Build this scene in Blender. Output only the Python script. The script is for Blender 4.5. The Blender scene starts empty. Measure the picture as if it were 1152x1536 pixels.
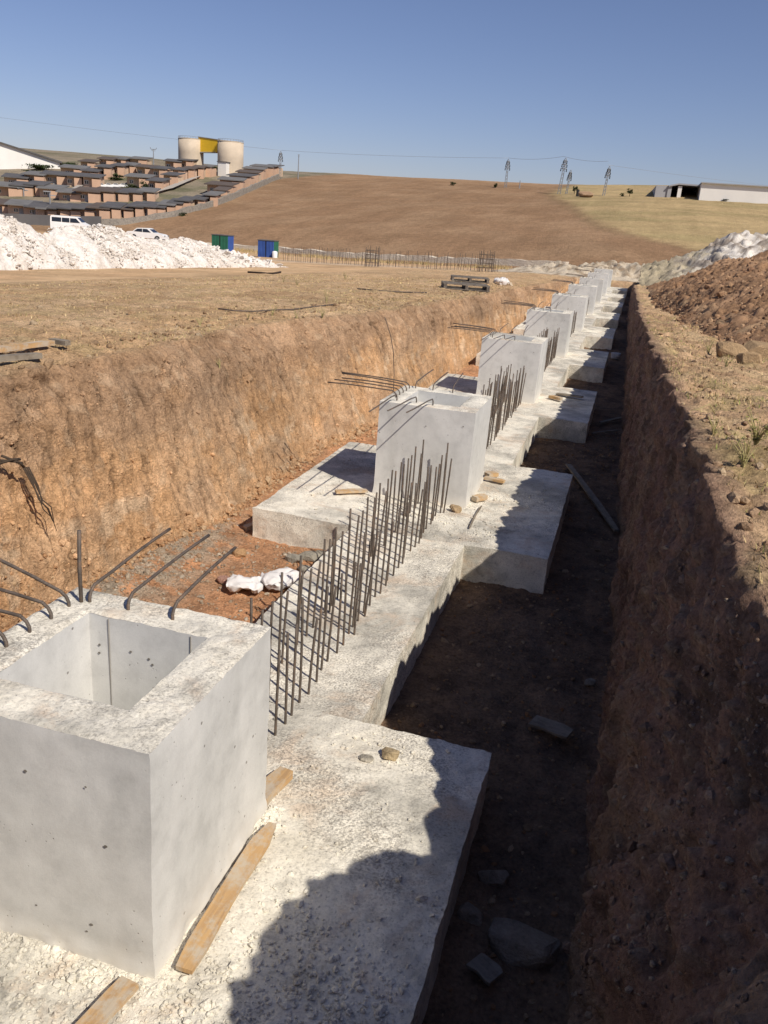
import bpy, math, random
import numpy as np
from mathutils import Vector, Matrix, Euler

random.seed(7)
rng = np.random.default_rng(7)
sc = bpy.context.scene
col = sc.collection
R = math.radians

# ------------------------------------------------------------------ camera numbers (solved from the foundation blocks)
CAM_F, PITCH, YAW, ROLL = 1256.97, 0.3346, -0.26069, 0.0761
CAM_C = np.array([2.179, -3.1438, 3.2986])
cp, sp, cy, sy, cr, sr = (math.cos(PITCH), math.sin(PITCH), math.cos(YAW), math.sin(YAW), math.cos(ROLL), math.sin(ROLL))
FWD = np.array([sy * cp, cy * cp, -sp])
_r0 = np.array([cy, -sy, 0.0]); _u0 = np.cross(_r0, FWD)
RIGHT = cr * _r0 + sr * _u0
UP = -sr * _r0 + cr * _u0

def ray(px, py):
    return FWD + RIGHT * (px - 576) / CAM_F - UP * (py - 768) / CAM_F

# ------------------------------------------------------------------ noise
def _hash(ix, iy, iz, seed):
    h = (ix.astype(np.uint32) * np.uint32(374761393) + iy.astype(np.uint32) * np.uint32(668265263)
         + iz.astype(np.uint32) * np.uint32(2147483647 - 58) + np.uint32(seed * 1274126177 % 4294967296))
    h = (h ^ (h >> np.uint32(13))) * np.uint32(1274126177)
    h = h ^ (h >> np.uint32(16))
    h = (h * np.uint32(2246822519)) ^ (h >> np.uint32(15))
    return h

def perlin(p, seed=0):
    p = np.asarray(p, dtype=np.float64)
    i = np.floor(p).astype(np.int64); f = p - i
    u = f * f * f * (f * (f * 6 - 15) + 10)
    out = 0
    with np.errstate(over='ignore'):
        for dx in (0, 1):
            for dy in (0, 1):
                for dz in (0, 1):
                    h = _hash(i[..., 0] + dx, i[..., 1] + dy, i[..., 2] + dz, seed)
                    gx = ((h & np.uint32(1023)).astype(np.float64) / 511.5 - 1)
                    gy = (((h >> np.uint32(10)) & np.uint32(1023)).astype(np.float64) / 511.5 - 1)
                    gz = (((h >> np.uint32(20)) & np.uint32(1023)).astype(np.float64) / 511.5 - 1)
                    d = gx * (f[..., 0] - dx) + gy * (f[..., 1] - dy) + gz * (f[..., 2] - dz)
                    w = ((u[..., 0] if dx else 1 - u[..., 0]) * (u[..., 1] if dy else 1 - u[..., 1]) * (u[..., 2] if dz else 1 - u[..., 2]))
                    out = out + d * w
    return out * 1.2

def fbm(p, oct=4, seed=0, gain=0.5):
    a, s, out = 1.0, 1.0, 0
    for o in range(oct):
        out = out + a * perlin(np.asarray(p) * s + 17.3 * o, seed + o)
        a *= gain; s *= 2.03
    return out

def ridged(p, oct=3, seed=0):
    a, s, out = 1.0, 1.0, 0
    for o in range(oct):
        out = out + a * (1 - np.abs(perlin(np.asarray(p) * s + 9.1 * o, seed + o)) * 2)
        a *= 0.5; s *= 2.1
    return out / 1.75

def smooth(a, b, x):
    t = np.clip((x - a) / (b - a), 0, 1)
    return t * t * (3 - 2 * t)

# ------------------------------------------------------------------ the lie of the land
def crest_angle(q):           # how high the hill crest stands above the eye, by bearing q = dx/dy
    return np.interp(q, [-1.1, -0.82, -0.62, -0.44, -0.29, -0.1, 0.04, 0.25, 0.6],
                     [.036, .041, .043, .0415, .045, .049, .0545, .054, .053])

def zt(X, Y):
    """undisturbed ground level"""
    X = np.asarray(X, float); Y = np.asarray(Y, float)
    n = 1.82 - 0.024 * Y - 0.05 * np.maximum(0, -X - 5)
    k = 0.6
    z = np.logaddexp(n / k, -1.45 / k) * k                # a valley floor at about -1.45
    dx, dy = X - CAM_C[0], Y - CAM_C[1]
    q = dx / np.maximum(dy, 20)
    yb = 76 + np.clip(-0.38 * X, 0, 24)
    L = 165.0
    s = (Y - yb) / L
    D = np.hypot(dx, dy)
    Dc = (yb + L) * np.sqrt(1 + q * q)
    top = 3.3 + crest_angle(q) * Dc * 1.0
    prof = np.where(s < 0, 0, 1 - (1 - np.clip(s, 0, 1.0)) ** 1.75)
    prof = prof * smooth(-0.0, 0.10, s) ** 0.5
    fall = np.maximum(0, s - 1.0)
    hill = (top + 0.9) * prof
    return z * (1 - np.clip(s, 0, 1)) + hill - np.where(np.clip(s, 0, 1) > 0, 0.9 * prof, 0) - fall * 6

def ground_at(px, py, zoff=0.0, dmin=2.0, dmax=420.0):
    q = ray(px, py)
    t = np.concatenate([np.arange(dmin, 60, .02), np.arange(60, dmax, .1)])
    P = CAM_C + q * t[:, None]
    dz = P[:, 2] - zt(P[:, 0], P[:, 1]) - zoff
    hit = np.nonzero(dz < 0)[0]
    if len(hit) == 0:
        i = int(np.argmin(dz))
    else:
        i = int(hit[0])
    return P[i]

def dist(p):
    return float((np.asarray(p) - CAM_C) @ FWD)

# ------------------------------------------------------------------ material helpers
class NT:
    def __init__(self, name):
        m = bpy.data.materials.new(name); m.use_nodes = True
        self.m = m; self.t = m.node_tree; self.t.nodes.clear()
        self.out = self.t.nodes.new('ShaderNodeOutputMaterial')
        self.b = self.t.nodes.new('ShaderNodeBsdfPrincipled')
        self.b.inputs['Roughness'].default_value = 0.9
        self.b.inputs['Specular IOR Level'].default_value = 0.2
        self.t.links.new(self.b.outputs[0], self.out.inputs[0])
    def n(self, typ, **kw):
        nd = self.t.nodes.new(typ)
        for k, v in kw.items():
            if k in nd.inputs.keys() if isinstance(k, str) else False:
                self.set(nd.inputs[k], v)
            else:
                setattr(nd, k, v)
        return nd
    def set(self, inp, v):
        if isinstance(v, bpy.types.NodeSocket): self.t.links.new(v, inp)
        else:
            if hasattr(inp, 'default_value') and not isinstance(v, (int, float)) and len(v) == 3 and inp.type == 'RGBA': v = (*v, 1)
            inp.default_value = v
    def coord(self, which='Object', scale=(1, 1, 1), rand=False):
        tc = self.n('ShaderNodeTexCoord')
        mp = self.n('ShaderNodeMapping')
        self.t.links.new(tc.outputs[which], mp.inputs['Vector'])
        mp.inputs['Scale'].default_value = scale
        if rand:
            oi = self.n('ShaderNodeObjectInfo')
            ml = self.n('ShaderNodeMath', operation='MULTIPLY'); self.t.links.new(oi.outputs['Random'], ml.inputs[0]); ml.inputs[1].default_value = 37.0
            cb = self.n('ShaderNodeCombineXYZ')
            for i in range(3): self.t.links.new(ml.outputs[0], cb.inputs[i])
            self.t.links.new(cb.outputs[0], mp.inputs['Location'])
        return mp.outputs[0]
    def noise(self, vec, scale, detail=4, rough=0.55, dist=0.0):
        nd = self.n('ShaderNodeTexNoise'); self.t.links.new(vec, nd.inputs['Vector'])
        nd.inputs['Scale'].default_value = scale; nd.inputs['Detail'].default_value = detail
        nd.inputs['Roughness'].default_value = rough; nd.inputs['Distortion'].default_value = dist
        return nd.outputs['Fac']
    def voro(self, vec, scale, feature='F1', out='Distance', rnd=1.0):
        nd = self.n('ShaderNodeTexVoronoi', feature=feature); self.t.links.new(vec, nd.inputs['Vector'])
        nd.inputs['Scale'].default_value = scale; nd.inputs['Randomness'].default_value = rnd
        return nd.outputs[out]
    def ramp(self, fac, stops):
        nd = self.n('ShaderNodeValToRGB'); self.t.links.new(fac, nd.inputs[0])
        e = nd.color_ramp.elements
        while len(e) < len(stops): e.new(0.5)
        for el, (p, c) in zip(e, stops):
            el.position = p
            el.color = (c, c, c, 1) if isinstance(c, (int, float)) else (*c, 1)
        return nd.outputs[0]
    def mix(self, fac, a, b, typ='MIX'):
        nd = self.n('ShaderNodeMix', data_type='RGBA', blend_type=typ)
        self.set(nd.inputs[0], fac); self.set(nd.inputs[6], a); self.set(nd.inputs[7], b)
        return nd.outputs[2]
    def math(self, op, a, b=0.0):
        nd = self.n('ShaderNodeMath', operation=op)
        self.set(nd.inputs[0], a); self.set(nd.inputs[1], b)
        return nd.outputs[0]
    def attr(self, name):
        nd = self.n('ShaderNodeAttribute'); nd.attribute_name = name
        return nd.outputs['Color']
    def bump(self, h, strength=0.5, dist=0.02, prev=None):
        nd = self.n('ShaderNodeBump'); self.t.links.new(h, nd.inputs['Height'])
        nd.inputs['Strength'].default_value = strength; nd.inputs['Distance'].default_value = dist
        if prev is not None: self.t.links.new(prev, nd.inputs['Normal'])
        return nd.outputs[0]
    def done(self, color, bump=None, rough=None, metal=None, spec=None):
        self.set(self.b.inputs['Base Color'], color)
        if bump is not None: self.t.links.new(bump, self.b.inputs['Normal'])
        if rough is not None: self.set(self.b.inputs['Roughness'], rough)
        if metal is not None: self.set(self.b.inputs['Metallic'], metal)
        if spec is not None: self.set(self.b.inputs['Specular IOR Level'], spec)
        return self.m

def simple(name, c, rough=0.8, var=0.15, scale=8, metal=0.0, bump=0.0, spec=0.3):
    t = NT(name); v = t.coord('Object', rand=True)
    n = t.noise(v, scale, 5, 0.6)
    k = t.ramp(n, [(0.25, 1 - var * 1.6), (0.75, 1 + var * .6)])
    cc = t.mix(1.0, c, k, 'MULTIPLY')
    b = t.bump(t.noise(v, scale * 6, 4), bump, 0.01) if bump else None
    return t.done(cc, b, rough, metal, spec)

def soil_material():
    t = NT('soil'); v = t.coord('Object')
    base = t.attr('Col')
    n1 = t.noise(v, 5, 6, 0.65); n2 = t.noise(v, 40, 6, 0.7); n3 = t.noise(v, 150, 3, 0.6)
    c = t.mix(1.0, base, t.ramp(n1, [(0.28, 0.74), (0.5, 1.0), (0.75, 1.22)]), 'MULTIPLY')
    c = t.mix(1.0, c, t.ramp(n2, [(0.26, 0.6), (0.5, 1.0), (0.78, 1.32)]), 'MULTIPLY')
    sp_ = t.ramp(t.voro(v, 60), [(0.0, 1.0), (0.16, 1.0), (0.22, 0.0)])
    c = t.mix(t.math('MULTIPLY', sp_, t.ramp(t.noise(v, 3.0, 3), [(0.45, 0.0), (0.7, 0.5)])), c, (0.46, 0.41, 0.34))
    stv = t.coord('Object', (1.0, 1.0, 0.16))
    s1 = t.noise(stv, 11, 5, 0.65, 0.3); s2 = t.noise(stv, 3.2, 4, 0.6, 0.5)
    c = t.mix(1.0, c, t.ramp(s1, [(0.28, 0.70), (0.5, 1.0), (0.75, 1.16)]), 'MULTIPLY')
    c = t.mix(1.0, c, t.ramp(s2, [(0.3, 0.84), (0.7, 1.1)]), 'MULTIPLY')
    h = t.math('ADD', t.math('MULTIPLY', n2, 1.1), t.math('MULTIPLY', n3, 0.5))
    h = t.math('ADD', h, t.math('MULTIPLY', s1, 1.0))
    vg = t.voro(v, 38)
    h = t.math('ADD', h, t.math('MULTIPLY', vg, -0.3))
    c = t.mix(1.0, c, t.ramp(vg, [(0.25, 1.04), (0.65, 0.90)]), 'MULTIPLY')
    b = t.bump(h, 0.85, 0.045)
    return t.done(c, b, 0.97, spec=0.08)

def hill_material():
    t = NT('hill_soil'); v = t.coord('Object')
    base = t.attr('Col')
    fv = t.coord('Object', (1.0, 0.05, 0.05)); gv = t.coord('Object', (0.35, 0.012, 0.02))
    n1 = t.noise(v, 0.06, 6, 0.6); n2 = t.noise(v, 1.6, 5, 0.7); n4 = t.noise(v, 0.35, 5, 0.65)
    f1 = t.noise(fv, 0.9, 4, 0.6); f2 = t.noise(gv, 1.0, 4, 0.65)
    c = t.mix(1.0, base, t.ramp(n1, [(0.3, 0.88), (0.7, 1.12)]), 'MULTIPLY')
    c = t.mix(1.0, c, t.ramp(f1, [(0.25, 0.93), (0.75, 1.06)]), 'MULTIPLY')
    c = t.mix(1.0, c, t.ramp(f2, [(0.3, 0.95), (0.72, 1.06)]), 'MULTIPLY')
    c = t.mix(1.0, c, t.ramp(n2, [(0.22, 0.72), (0.78, 1.26)]), 'MULTIPLY')
    c = t.mix(1.0, c, t.ramp(n4, [(0.25, 0.86), (0.75, 1.14)]), 'MULTIPLY')
    b = t.bump(t.noise(v, 2.5, 5, 0.7), 0.8, 0.25)
    return t.done(c, b, 0.97, spec=0.05)

def rough_concrete():
    t = NT('rough_concrete'); v = t.coord('Object', rand=True)
    n1 = t.noise(v, 1.3, 6, 0.62); n2 = t.noise(v, 8, 6, 0.72); n3 = t.noise(v, 60, 5, 0.75); n4 = t.noise(v, 170, 3, 0.7)
    c = t.ramp(n1, [(0.30, (0.69, 0.64, 0.53)), (0.45, (0.80, 0.755, 0.645)), (0.62, (0.45, 0.428, 0.37)), (0.8, (0.55, 0.515, 0.43))])
    red = t.ramp(t.noise(v, 1.9, 6, 0.7, 0.6), [(0.52, 0.0), (0.66, 0.5)])
    c = t.mix(red, c, (0.57, 0.41, 0.28))
    c = t.mix(1.0, c, t.ramp(n2, [(0.30, 0.66), (0.46, 0.98), (0.75, 1.1)]), 'MULTIPLY')
    c = t.mix(1.0, c, t.ramp(n3, [(0.33, 0.62), (0.47, 0.98), (0.72, 1.1)]), 'MULTIPLY')
    gm = t.ramp(t.noise(v, 1.1, 5, 0.6), [(0.46, 0.0), (0.60, 1.0)])
    vd = t.voro(v, 52)
    speck = t.math('MULTIPLY', t.ramp(n3, [(0.44, 1.0), (0.54, 0.0)]), gm)
    c = t.mix(t.math('MULTIPLY', speck, 0.6), c, (0.22, 0.195, 0.165))
    pit = t.ramp(t.noise(v, 20, 4, 0.65), [(0.29, 1.0), (0.36, 0.0)])
    c = t.mix(t.math('MULTIPLY', pit, 0.55), c, (0.22, 0.19, 0.15))
    h = t.math('ADD', t.math('MULTIPLY', n2, 0.7), t.math('MULTIPLY', n3, 0.75))
    h = t.math('ADD', h, t.math('MULTIPLY', t.math('SUBTRACT', 1.0, vd), t.math('MULTIPLY', gm, 0.55)))
    h = t.math('ADD', h, t.math('MULTIPLY', pit, -0.5))
    h = t.math('ADD', h, t.math('MULTIPLY', n4, 0.25))
    b = t.bump(h, 0.7, 0.014)
    return t.done(c, b, 0.95, spec=0.12)

def smooth_concrete():
    t = NT('cast_concrete'); v = t.coord('Object', rand=True)
    sv = t.coord('Object', (1.0, 1.0, 0.35), rand=True)
    n1 = t.noise(sv, 1.6, 5, 0.6, 0.4); n2 = t.noise(v, 7, 6, 0.65); n3 = t.noise(v, 120, 3, 0.6)
    c = t.ramp(n1, [(0.3, (0.49, 0.485, 0.46)), (0.5, (0.585, 0.58, 0.555)), (0.72, (0.68, 0.67, 0.64))])
    c = t.mix(1.0, c, t.ramp(n2, [(0.25, 0.84), (0.5, 1.0), (0.8, 1.08)]), 'MULTIPLY')
    c = t.mix(1.0, c, t.ramp(n3, [(0.25, 0.94), (0.75, 1.05)]), 'MULTIPLY')
    hole = t.ramp(t.voro(v, 7.5), [(0.0, 1.0), (0.045, 1.0), (0.075, 0.0)])
    hm = t.ramp(t.noise(v, 3.1, 2), [(0.47, 0.0), (0.53, 1.0)])
    hole = t.math('MULTIPLY', hole, hm)
    hole2 = t.math('MULTIPLY', t.ramp(t.voro(v, 26), [(0.0, 1.0), (0.07, 1.0), (0.12, 0.0)]), t.ramp(t.noise(v, 5.0, 2), [(0.53, 0.0), (0.6, 1.0)]))
    hh = t.math('MAXIMUM', hole, hole2)
    c = t.mix(t.math('MULTIPLY', hh, 0.75), c, (0.16, 0.145, 0.12))
    # dust splash near the foot
    sep = t.n('ShaderNodeSeparateXYZ'); t.t.links.new(t.coord('Object'), sep.inputs[0])
    z = t.math('ADD', sep.outputs[2], t.math('MULTIPLY', n2, 0.22))
    foot = t.ramp(z, [(0.12, 0.75), (0.26, 0.0)])
    c = t.mix(foot, c, (0.66, 0.625, 0.56))
    h = t.math('ADD', t.math('MULTIPLY', n2, 0.4), t.math('MULTIPLY', hh, -1.5))
    h = t.math('ADD', h, t.math('MULTIPLY', n3, 0.12))
    b = t.bump(h, 0.35, 0.012)
    return t.done(c, b, 0.78, spec=0.25)

def rebar_material():
    t = NT('rebar_steel'); v = t.coord('Object', rand=True)
    n = t.noise(v, 14, 4, 0.65)
    c = t.ramp(n, [(0.3, (0.085, 0.068, 0.056)), (0.55, (0.15, 0.122, 0.10)), (0.75, (0.24, 0.15, 0.095))])
    w = t.n('ShaderNodeTexWave', wave_type='BANDS', bands_direction='Z'); t.t.links.new(v, w.inputs['Vector']); w.inputs['Scale'].default_value = 40
    b = t.bump(w.outputs['Fac'], 0.4, 0.004)
    return t.done(c, b, 0.65, metal=0.35, spec=0.3)

def wood_material(name='formwork_wood', a=(0.50, 0.32, 0.15), b_=(0.37, 0.235, 0.125), dirt=0.8):
    t = NT(name); v = t.coord('Object', (1, 9, 9), rand=True); v2 = t.coord('Object', rand=True)
    n = t.noise(v, 3.5, 5, 0.6, 0.8)
    c = t.ramp(n, [(0.3, b_), (0.6, a)])
    d = t.ramp(t.noise(v2, 6, 6, 0.75), [(0.42, 0.0), (0.56, dirt)])
    c = t.mix(d, c, (0.46, 0.41, 0.33))
    return t.done(c, t.bump(n, 0.4, 0.008), 0.85, spec=0.2)

def rubble_material(name, a, b_):
    t = NT(name); v = t.coord('Object')
    n = t.noise(v, 2.2, 6, 0.7); n2 = t.noise(v, 22, 5, 0.7)
    c = t.ramp(n, [(0.3, b_), (0.55, a), (0.8, tuple(min(1, x * 1.06) for x in a))])
    c = t.mix(1.0, c, t.ramp(n2, [(0.3, 0.72), (0.55, 1.02), (0.8, 1.1)]), 'MULTIPLY')
    h = t.math('ADD', t.noise(v, 9, 5, 0.7), t.math('MULTIPLY', t.voro(v, 7), 0.6))
    return t.done(c, t.bump(h, 0.8, 0.08), 0.95, spec=0.1)

def vcol_material(name, rough=0.95):
    t = NT(name); v = t.coord('Object')
    n = t.noise(v, 9, 6, 0.7); n2 = t.noise(v, 50, 4, 0.7)
    c = t.mix(1.0, t.attr('Col'), t.ramp(n, [(0.25, 0.7), (0.75, 1.25)]), 'MULTIPLY')
    c = t.mix(1.0, c, t.ramp(n2, [(0.25, 0.75), (0.75, 1.2)]), 'MULTIPLY')
    return t.done(c, t.bump(t.math('ADD', n, n2), 0.7, 0.05), rough, spec=0.1)

M = {}
M['soil'] = soil_material(); M['hill'] = hill_material()
M['rough'] = rough_concrete(); M['cast'] = smooth_concrete()
M['rebar'] = rebar_material(); M['wood'] = wood_material()
M['greywood'] = wood_material('weathered_wood', (0.20, 0.165, 0.125), (0.13, 0.105, 0.08), 0.25)
M['white_rubble'] = rubble_material('white_rubble', (0.80, 0.75, 0.69), (0.66, 0.60, 0.53))
M['beige_rubble'] = rubble_material('beige_rubble', (0.52, 0.44, 0.33), (0.34, 0.27, 0.19))
M['heap_soil'] = vcol_material('heap_soil'); M['stone'] = vcol_material('stone')
M['leaf'] = vcol_material('leaf', 0.8)

# ------------------------------------------------------------------ object helpers
def tag(o, label=None, cat=None, group=None, kind=None):
    if label: o['label'] = label
    if cat: o['category'] = cat
    if group: o['group'] = group
    if kind: o['kind'] = kind
    return o

def empty(name, loc=(0, 0, 0), rz=0.0):
    o = bpy.data.objects.new(name, None); col.objects.link(o)
    o.location = [float(c) for c in loc]; o.rotation_euler = (0, 0, rz); o.empty_display_size = 0.2
    return o

def mesh_np(name, V, F, mat, parent=None, smooth_=False, colors=None, link=True):
    """V (n,3) array, F (m,k) array or list of lists"""
    me = bpy.data.meshes.new(name)
    V = np.asarray(V, np.float32)
    if isinstance(F, np.ndarray):
        k = F.shape[1]
        me.vertices.add(len(V)); me.vertices.foreach_set('co', V.ravel())
        me.loops.add(F.size); me.loops.foreach_set('vertex_index', F.astype(np.int32).ravel())
        me.polygons.add(len(F)); me.polygons.foreach_set('loop_start', np.arange(0, F.size, k, dtype=np.int32))
        me.update(calc_edges=True)
    else:
        me.from_pydata([tuple(map(float, v)) for v in V], [], F)
    if colors is not None:
        at = me.color_attributes.new('Col', 'FLOAT_COLOR', 'POINT')
        c4 = np.ones((len(V), 4), np.float32); c4[:, :3] = colors
        at.data.foreach_set('color', c4.ravel())
    me.polygons.foreach_set('use_smooth', np.full(len(me.polygons), smooth_))
    if isinstance(mat, (list, tuple)):
        for m in mat: me.materials.append(m)
    else:
        me.materials.append(mat)
    me.update()
    o = bpy.data.objects.new(name, me)
    if link: col.objects.link(o)
    if parent is not None: o.parent = parent
    return o

class MB:
    def __init__(self): self.v = []; self.f = []
    def add(self, vs, fs):
        b = len(self.v); self.v += [tuple(map(float, p)) for p in vs]; self.f += [[i + b for i in f] for f in fs]
    def box(self, x0, x1, y0, y1, z0, z1, M4=None):
        vs = [Vector((x, y, z)) for x in (x0, x1) for y in (y0, y1) for z in (z0, z1)]
        if M4 is not None: vs = [M4 @ p for p in vs]
        self.add(vs, [(0, 1, 3, 2), (4, 6, 7, 5), (0, 4, 5, 1), (2, 3, 7, 6), (0, 2, 6, 4), (1, 5, 7, 3)])
    def tube(self, pts, r, n=8, cap=True):
        pts = [Vector(p) for p in pts]
        rs = r if isinstance(r, (list, tuple)) else [r] * len(pts)
        rings = []
        prev = None
        for i, p in enumerate(pts):
            t = (pts[min(i + 1, len(pts) - 1)] - pts[max(i - 1, 0)]).normalized()
            a = prev if prev is not None else (Vector((1, 0, 0)) if abs(t.x) < 0.8 else Vector((0, 1, 0)))
            a = (a - t * a.dot(t)).normalized(); prev = a
            b = t.cross(a)
            rings.append([p + (a * math.cos(2 * math.pi * k / n) + b * math.sin(2 * math.pi * k / n)) * rs[i] for k in range(n)])
        vs = [q for rg in rings for q in rg]; fs = []
        for i in range(len(pts) - 1):
            for k in range(n):
                fs.append((i * n + k, i * n + (k + 1) % n, (i + 1) * n + (k + 1) % n, (i + 1) * n + k))
        if cap: fs += [tuple(range(n))[::-1], tuple((len(pts) - 1) * n + k for k in range(n))]
        self.add(vs, fs)
    def bar(self, a, b, w): self.tube([a, b], w, 4)
    def prism(self, poly, y0, y1, M4=None):
        """polygon in the xz plane pushed along y"""
        n = len(poly)
        vs = [Vector((x, y0, z)) for x, z in poly] + [Vector((x, y1, z)) for x, z in poly]
        if M4 is not None: vs = [M4 @ p for p in vs]
        self.add(vs, [tuple(range(n)), tuple(range(2 * n - 1, n - 1, -1))] + [(i, i + n, (i + 1) % n + n, (i + 1) % n) for i in range(n)])
    def lathe(self, prof, n=24, c=(0, 0)):
        vs = [(c[0] + r * math.cos(2 * math.pi * k / n), c[1] + r * math.sin(2 * math.pi * k / n), z) for r, z in prof for k in range(n)]
        fs = [(i * n + k, i * n + (k + 1) % n, (i + 1) * n + (k + 1) % n, (i + 1) * n + k) for i in range(len(prof) - 1) for k in range(n)]
        fs.append(tuple((len(prof) - 1) * n + k for k in range(n)))
        self.add(vs, fs)
    def build(self, name, mat, parent=None, smooth_=False):
        return mesh_np(name, self.v, self.f, mat, parent, smooth_)

def grid_faces(nr, nc, wrap=False):
    i = np.arange(nr - 1)[:, None]; j = np.arange(nc - 1)[None, :]
    a = i * nc + j
    return np.stack([a, a + 1, a + nc + 1, a + nc], -1).reshape(-1, 4)

def copy_thing(o, name=None):
    c = o.copy(); col.objects.link(c)
    for ch in list(o.children):
        d = ch.copy(); col.objects.link(d); d.parent = c
        for g in list(ch.children):
            e = g.copy(); col.objects.link(e); e.parent = d
    return c

ORD = ['leftmost', 'second', 'third', 'fourth', 'fifth', 'sixth', 'seventh', 'eighth', 'ninth', 'tenth', 'eleventh', 'twelfth', 'thirteenth', 'fourteenth', 'fifteenth', 'sixteenth', 'seventeenth', 'eighteenth', 'nineteenth', 'twentieth', 'twenty-first', 'twenty-second']

# icosphere template for chips and stones
def ico(sub=0):
    import bmesh
    bm = bmesh.new(); bmesh.ops.create_icosphere(bm, subdivisions=sub + 1, radius=1.0)
    bm.verts.ensure_lookup_table()
    V = np.array([v.co[:] for v in bm.verts]); F = np.array([[v.index for v in f.verts] for f in bm.faces]); bm.free()
    return V, F
ICO0, ICO1 = ico(0), ico(1)

def stones(P, S, flat=(0.45, 0.9), tmpl=ICO0, jit=0.28):
    """many angular stones as arrays: P (n,3) centres, S (n,) sizes"""
    Vt, Ft = tmpl; n = len(P)
    V = np.repeat(Vt[None], n, 0) * (1 + rng.uniform(-jit, jit, (n, len(Vt), 1)))
    sc_ = np.stack([rng.uniform(0.7, 1.25, n), rng.uniform(0.6, 1.0, n), rng.uniform(flat[0], flat[1], n)], -1)
    V = V * sc_[:, None, :]
    a = rng.uniform(0, 2 * np.pi, n); b = rng.uniform(-0.5, 0.5, n)
    ca, sa, cb, sb = np.cos(a), np.sin(a), np.cos(b), np.sin(b)
    x, y, z = V[..., 0], V[..., 1], V[..., 2]
    x, z = x * cb[:, None] + z * sb[:, None], -x * sb[:, None] + z * cb[:, None]
    x, y = x * ca[:, None] - y * sa[:, None], x * sa[:, None] + y * ca[:, None]
    V = np.stack([x, y, z], -1) * np.asarray(S)[:, None, None] + np.asarray(P)[:, None, :]
    F = (Ft[None] + (np.arange(n) * len(Vt))[:, None, None]).reshape(-1, 3)
    return V.reshape(-1, 3), F

# ------------------------------------------------------------------ GROUND SHEET: field, trench, banks in one profile swept along Y
LT = np.array([(-9, -3.0), (3, -3.07), (4, -3.12), (5.8, -3.13), (8.6, -3.42), (11.1, -3.19), (13.5, -2.85), (17.6, -2.6), (22, -2.55), (33, -2.4), (43, -2.1), (70, -2.0)])
LF = np.array([(-9, -2.7), (2.5, -2.68), (4, -2.5), (5.7, -2.25), (9.35, -2.38), (11.5, -2.08), (14, -1.98), (20, -1.92), (40, -1.82), (70, -1.8)])
RT = np.array([(-9, 2.95), (-1.6, 2.95), (-1.25, 2.92), (-1.0, 3.12), (-.7, 3.42), (-.3, 3.14), (0.2, 3.03), (.6, 2.93), (1.0, 2.86), (1.6, 2.77), (3.3, 2.80), (5.1, 2.74), (10, 2.66), (14, 2.56), (20, 2.46), (26.8, 2.42), (48, 2.2), (70, 2.1)])
RF = np.array([(-9, 2.3), (-1.2, 2.35), (-.6, 2.45), (0.2, 2.46), (1.3, 2.46), (4.8, 2.52), (11.5, 2.46), (20, 2.38), (40, 2.12), (70, 2.0)])
XL, XR, YA, YB = -14.0, 12.0, -9.0, 68.0
TR0, TR1 = -2.9, 61.5         # ends of the trench
FLOOR = -0.39

ys = list(np.arange(YA, -2, .12)) + list(np.arange(-2, 0, .03)) + list(np.arange(0.0, 12.0, .021))
y = 12.0; st = .022
while y < YB - .2:
    ys.append(y); y += st; st = min(st * 1.011, .40)
ys.append(YB); ys = np.array(ys); NR = len(ys)
def geo(n, total, first):     # n offsets from 0 growing to total
    lo, hi = 1.0, 1.5
    for _ in range(60):
        k = (lo + hi) / 2
        s = first * (k ** n - 1) / (k - 1) if k > 1 else first * n
        if s > total: hi = k
        else: lo = k
    o = first * (np.power(k, np.arange(n + 1)) - 1) / (k - 1)
    return o * total / o[-1]
nA, nB, nC, nD, nE = 120, 100, 150, 90, 120
a_off = geo(nA, 1.0, .0022)[::-1]            # fraction of the way from edge to XL, descending
e_off = geo(nE, 1.0, .0022)
lt = np.interp(ys, LT[:, 0], LT[:, 1])[:, None]; lf = np.interp(ys, LF[:, 0], LF[:, 1])[:, None]
rt = np.interp(ys, RT[:, 0], RT[:, 1])[:, None]; rf = np.interp(ys, RF[:, 0], RF[:, 1])[:, None]
def soften(a, k=4):
    p = np.pad(a[:, 0], (k, k), mode='edge'); return np.convolve(p, np.ones(2 * k + 1) / (2 * k + 1), 'valid')[:, None]
lt, lf, rt, rf = map(soften, (lt, lf, rt, rf))
yc = ys[:, None]
# irregular edges
e3 = lambda s, f: perlin(np.stack([yc * f, np.zeros_like(yc), np.zeros_like(yc)], -1), s)
lt = lt + e3(3, .9) * .10 + e3(4, 2.6) * .05
rt = rt + (e3(5, .8) * .07 + e3(6, 2.7) * .05) * (.25 + .75 * smooth(1.5, 5, yc))
depth = smooth(TR0, TR0 + .7, yc) * (1 - smooth(TR1 - 1.2, TR1, yc))
XA = lt + a_off[:-1][None, :] * (XL - lt)
tB = np.linspace(0, 1, nB + 1)[None, :]
sh = smooth(0, .32, tB) * .0 + tB
wall_drop = np.where(tB < .25, tB * .72, .18 + (tB - .25) / .75 * .82)       # crumbly shoulder on top, steep below
wall_out = np.where(tB < .25, tB / .25 * .36, .36 + (tB - .25) / .75 * .64)
XB = lt + (lf - lt) * wall_out
tC = np.linspace(0, 1, nC + 1)[None, 1:-1]
XC = lf + (rf - lf) * tC
tD = np.linspace(0, 1, nD + 1)[None, :]
XD = rf + (rt - rf) * tD
XE = rt + e_off[1:][None, :] * (XR - rt)
X = np.concatenate([XA, XB, XC, XD, XE], 1)
Y = np.repeat(yc, X.shape[1], 1)
zg = zt(X, Y)
zl = zt(lt, yc); zr = zt(rt, yc)
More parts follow.
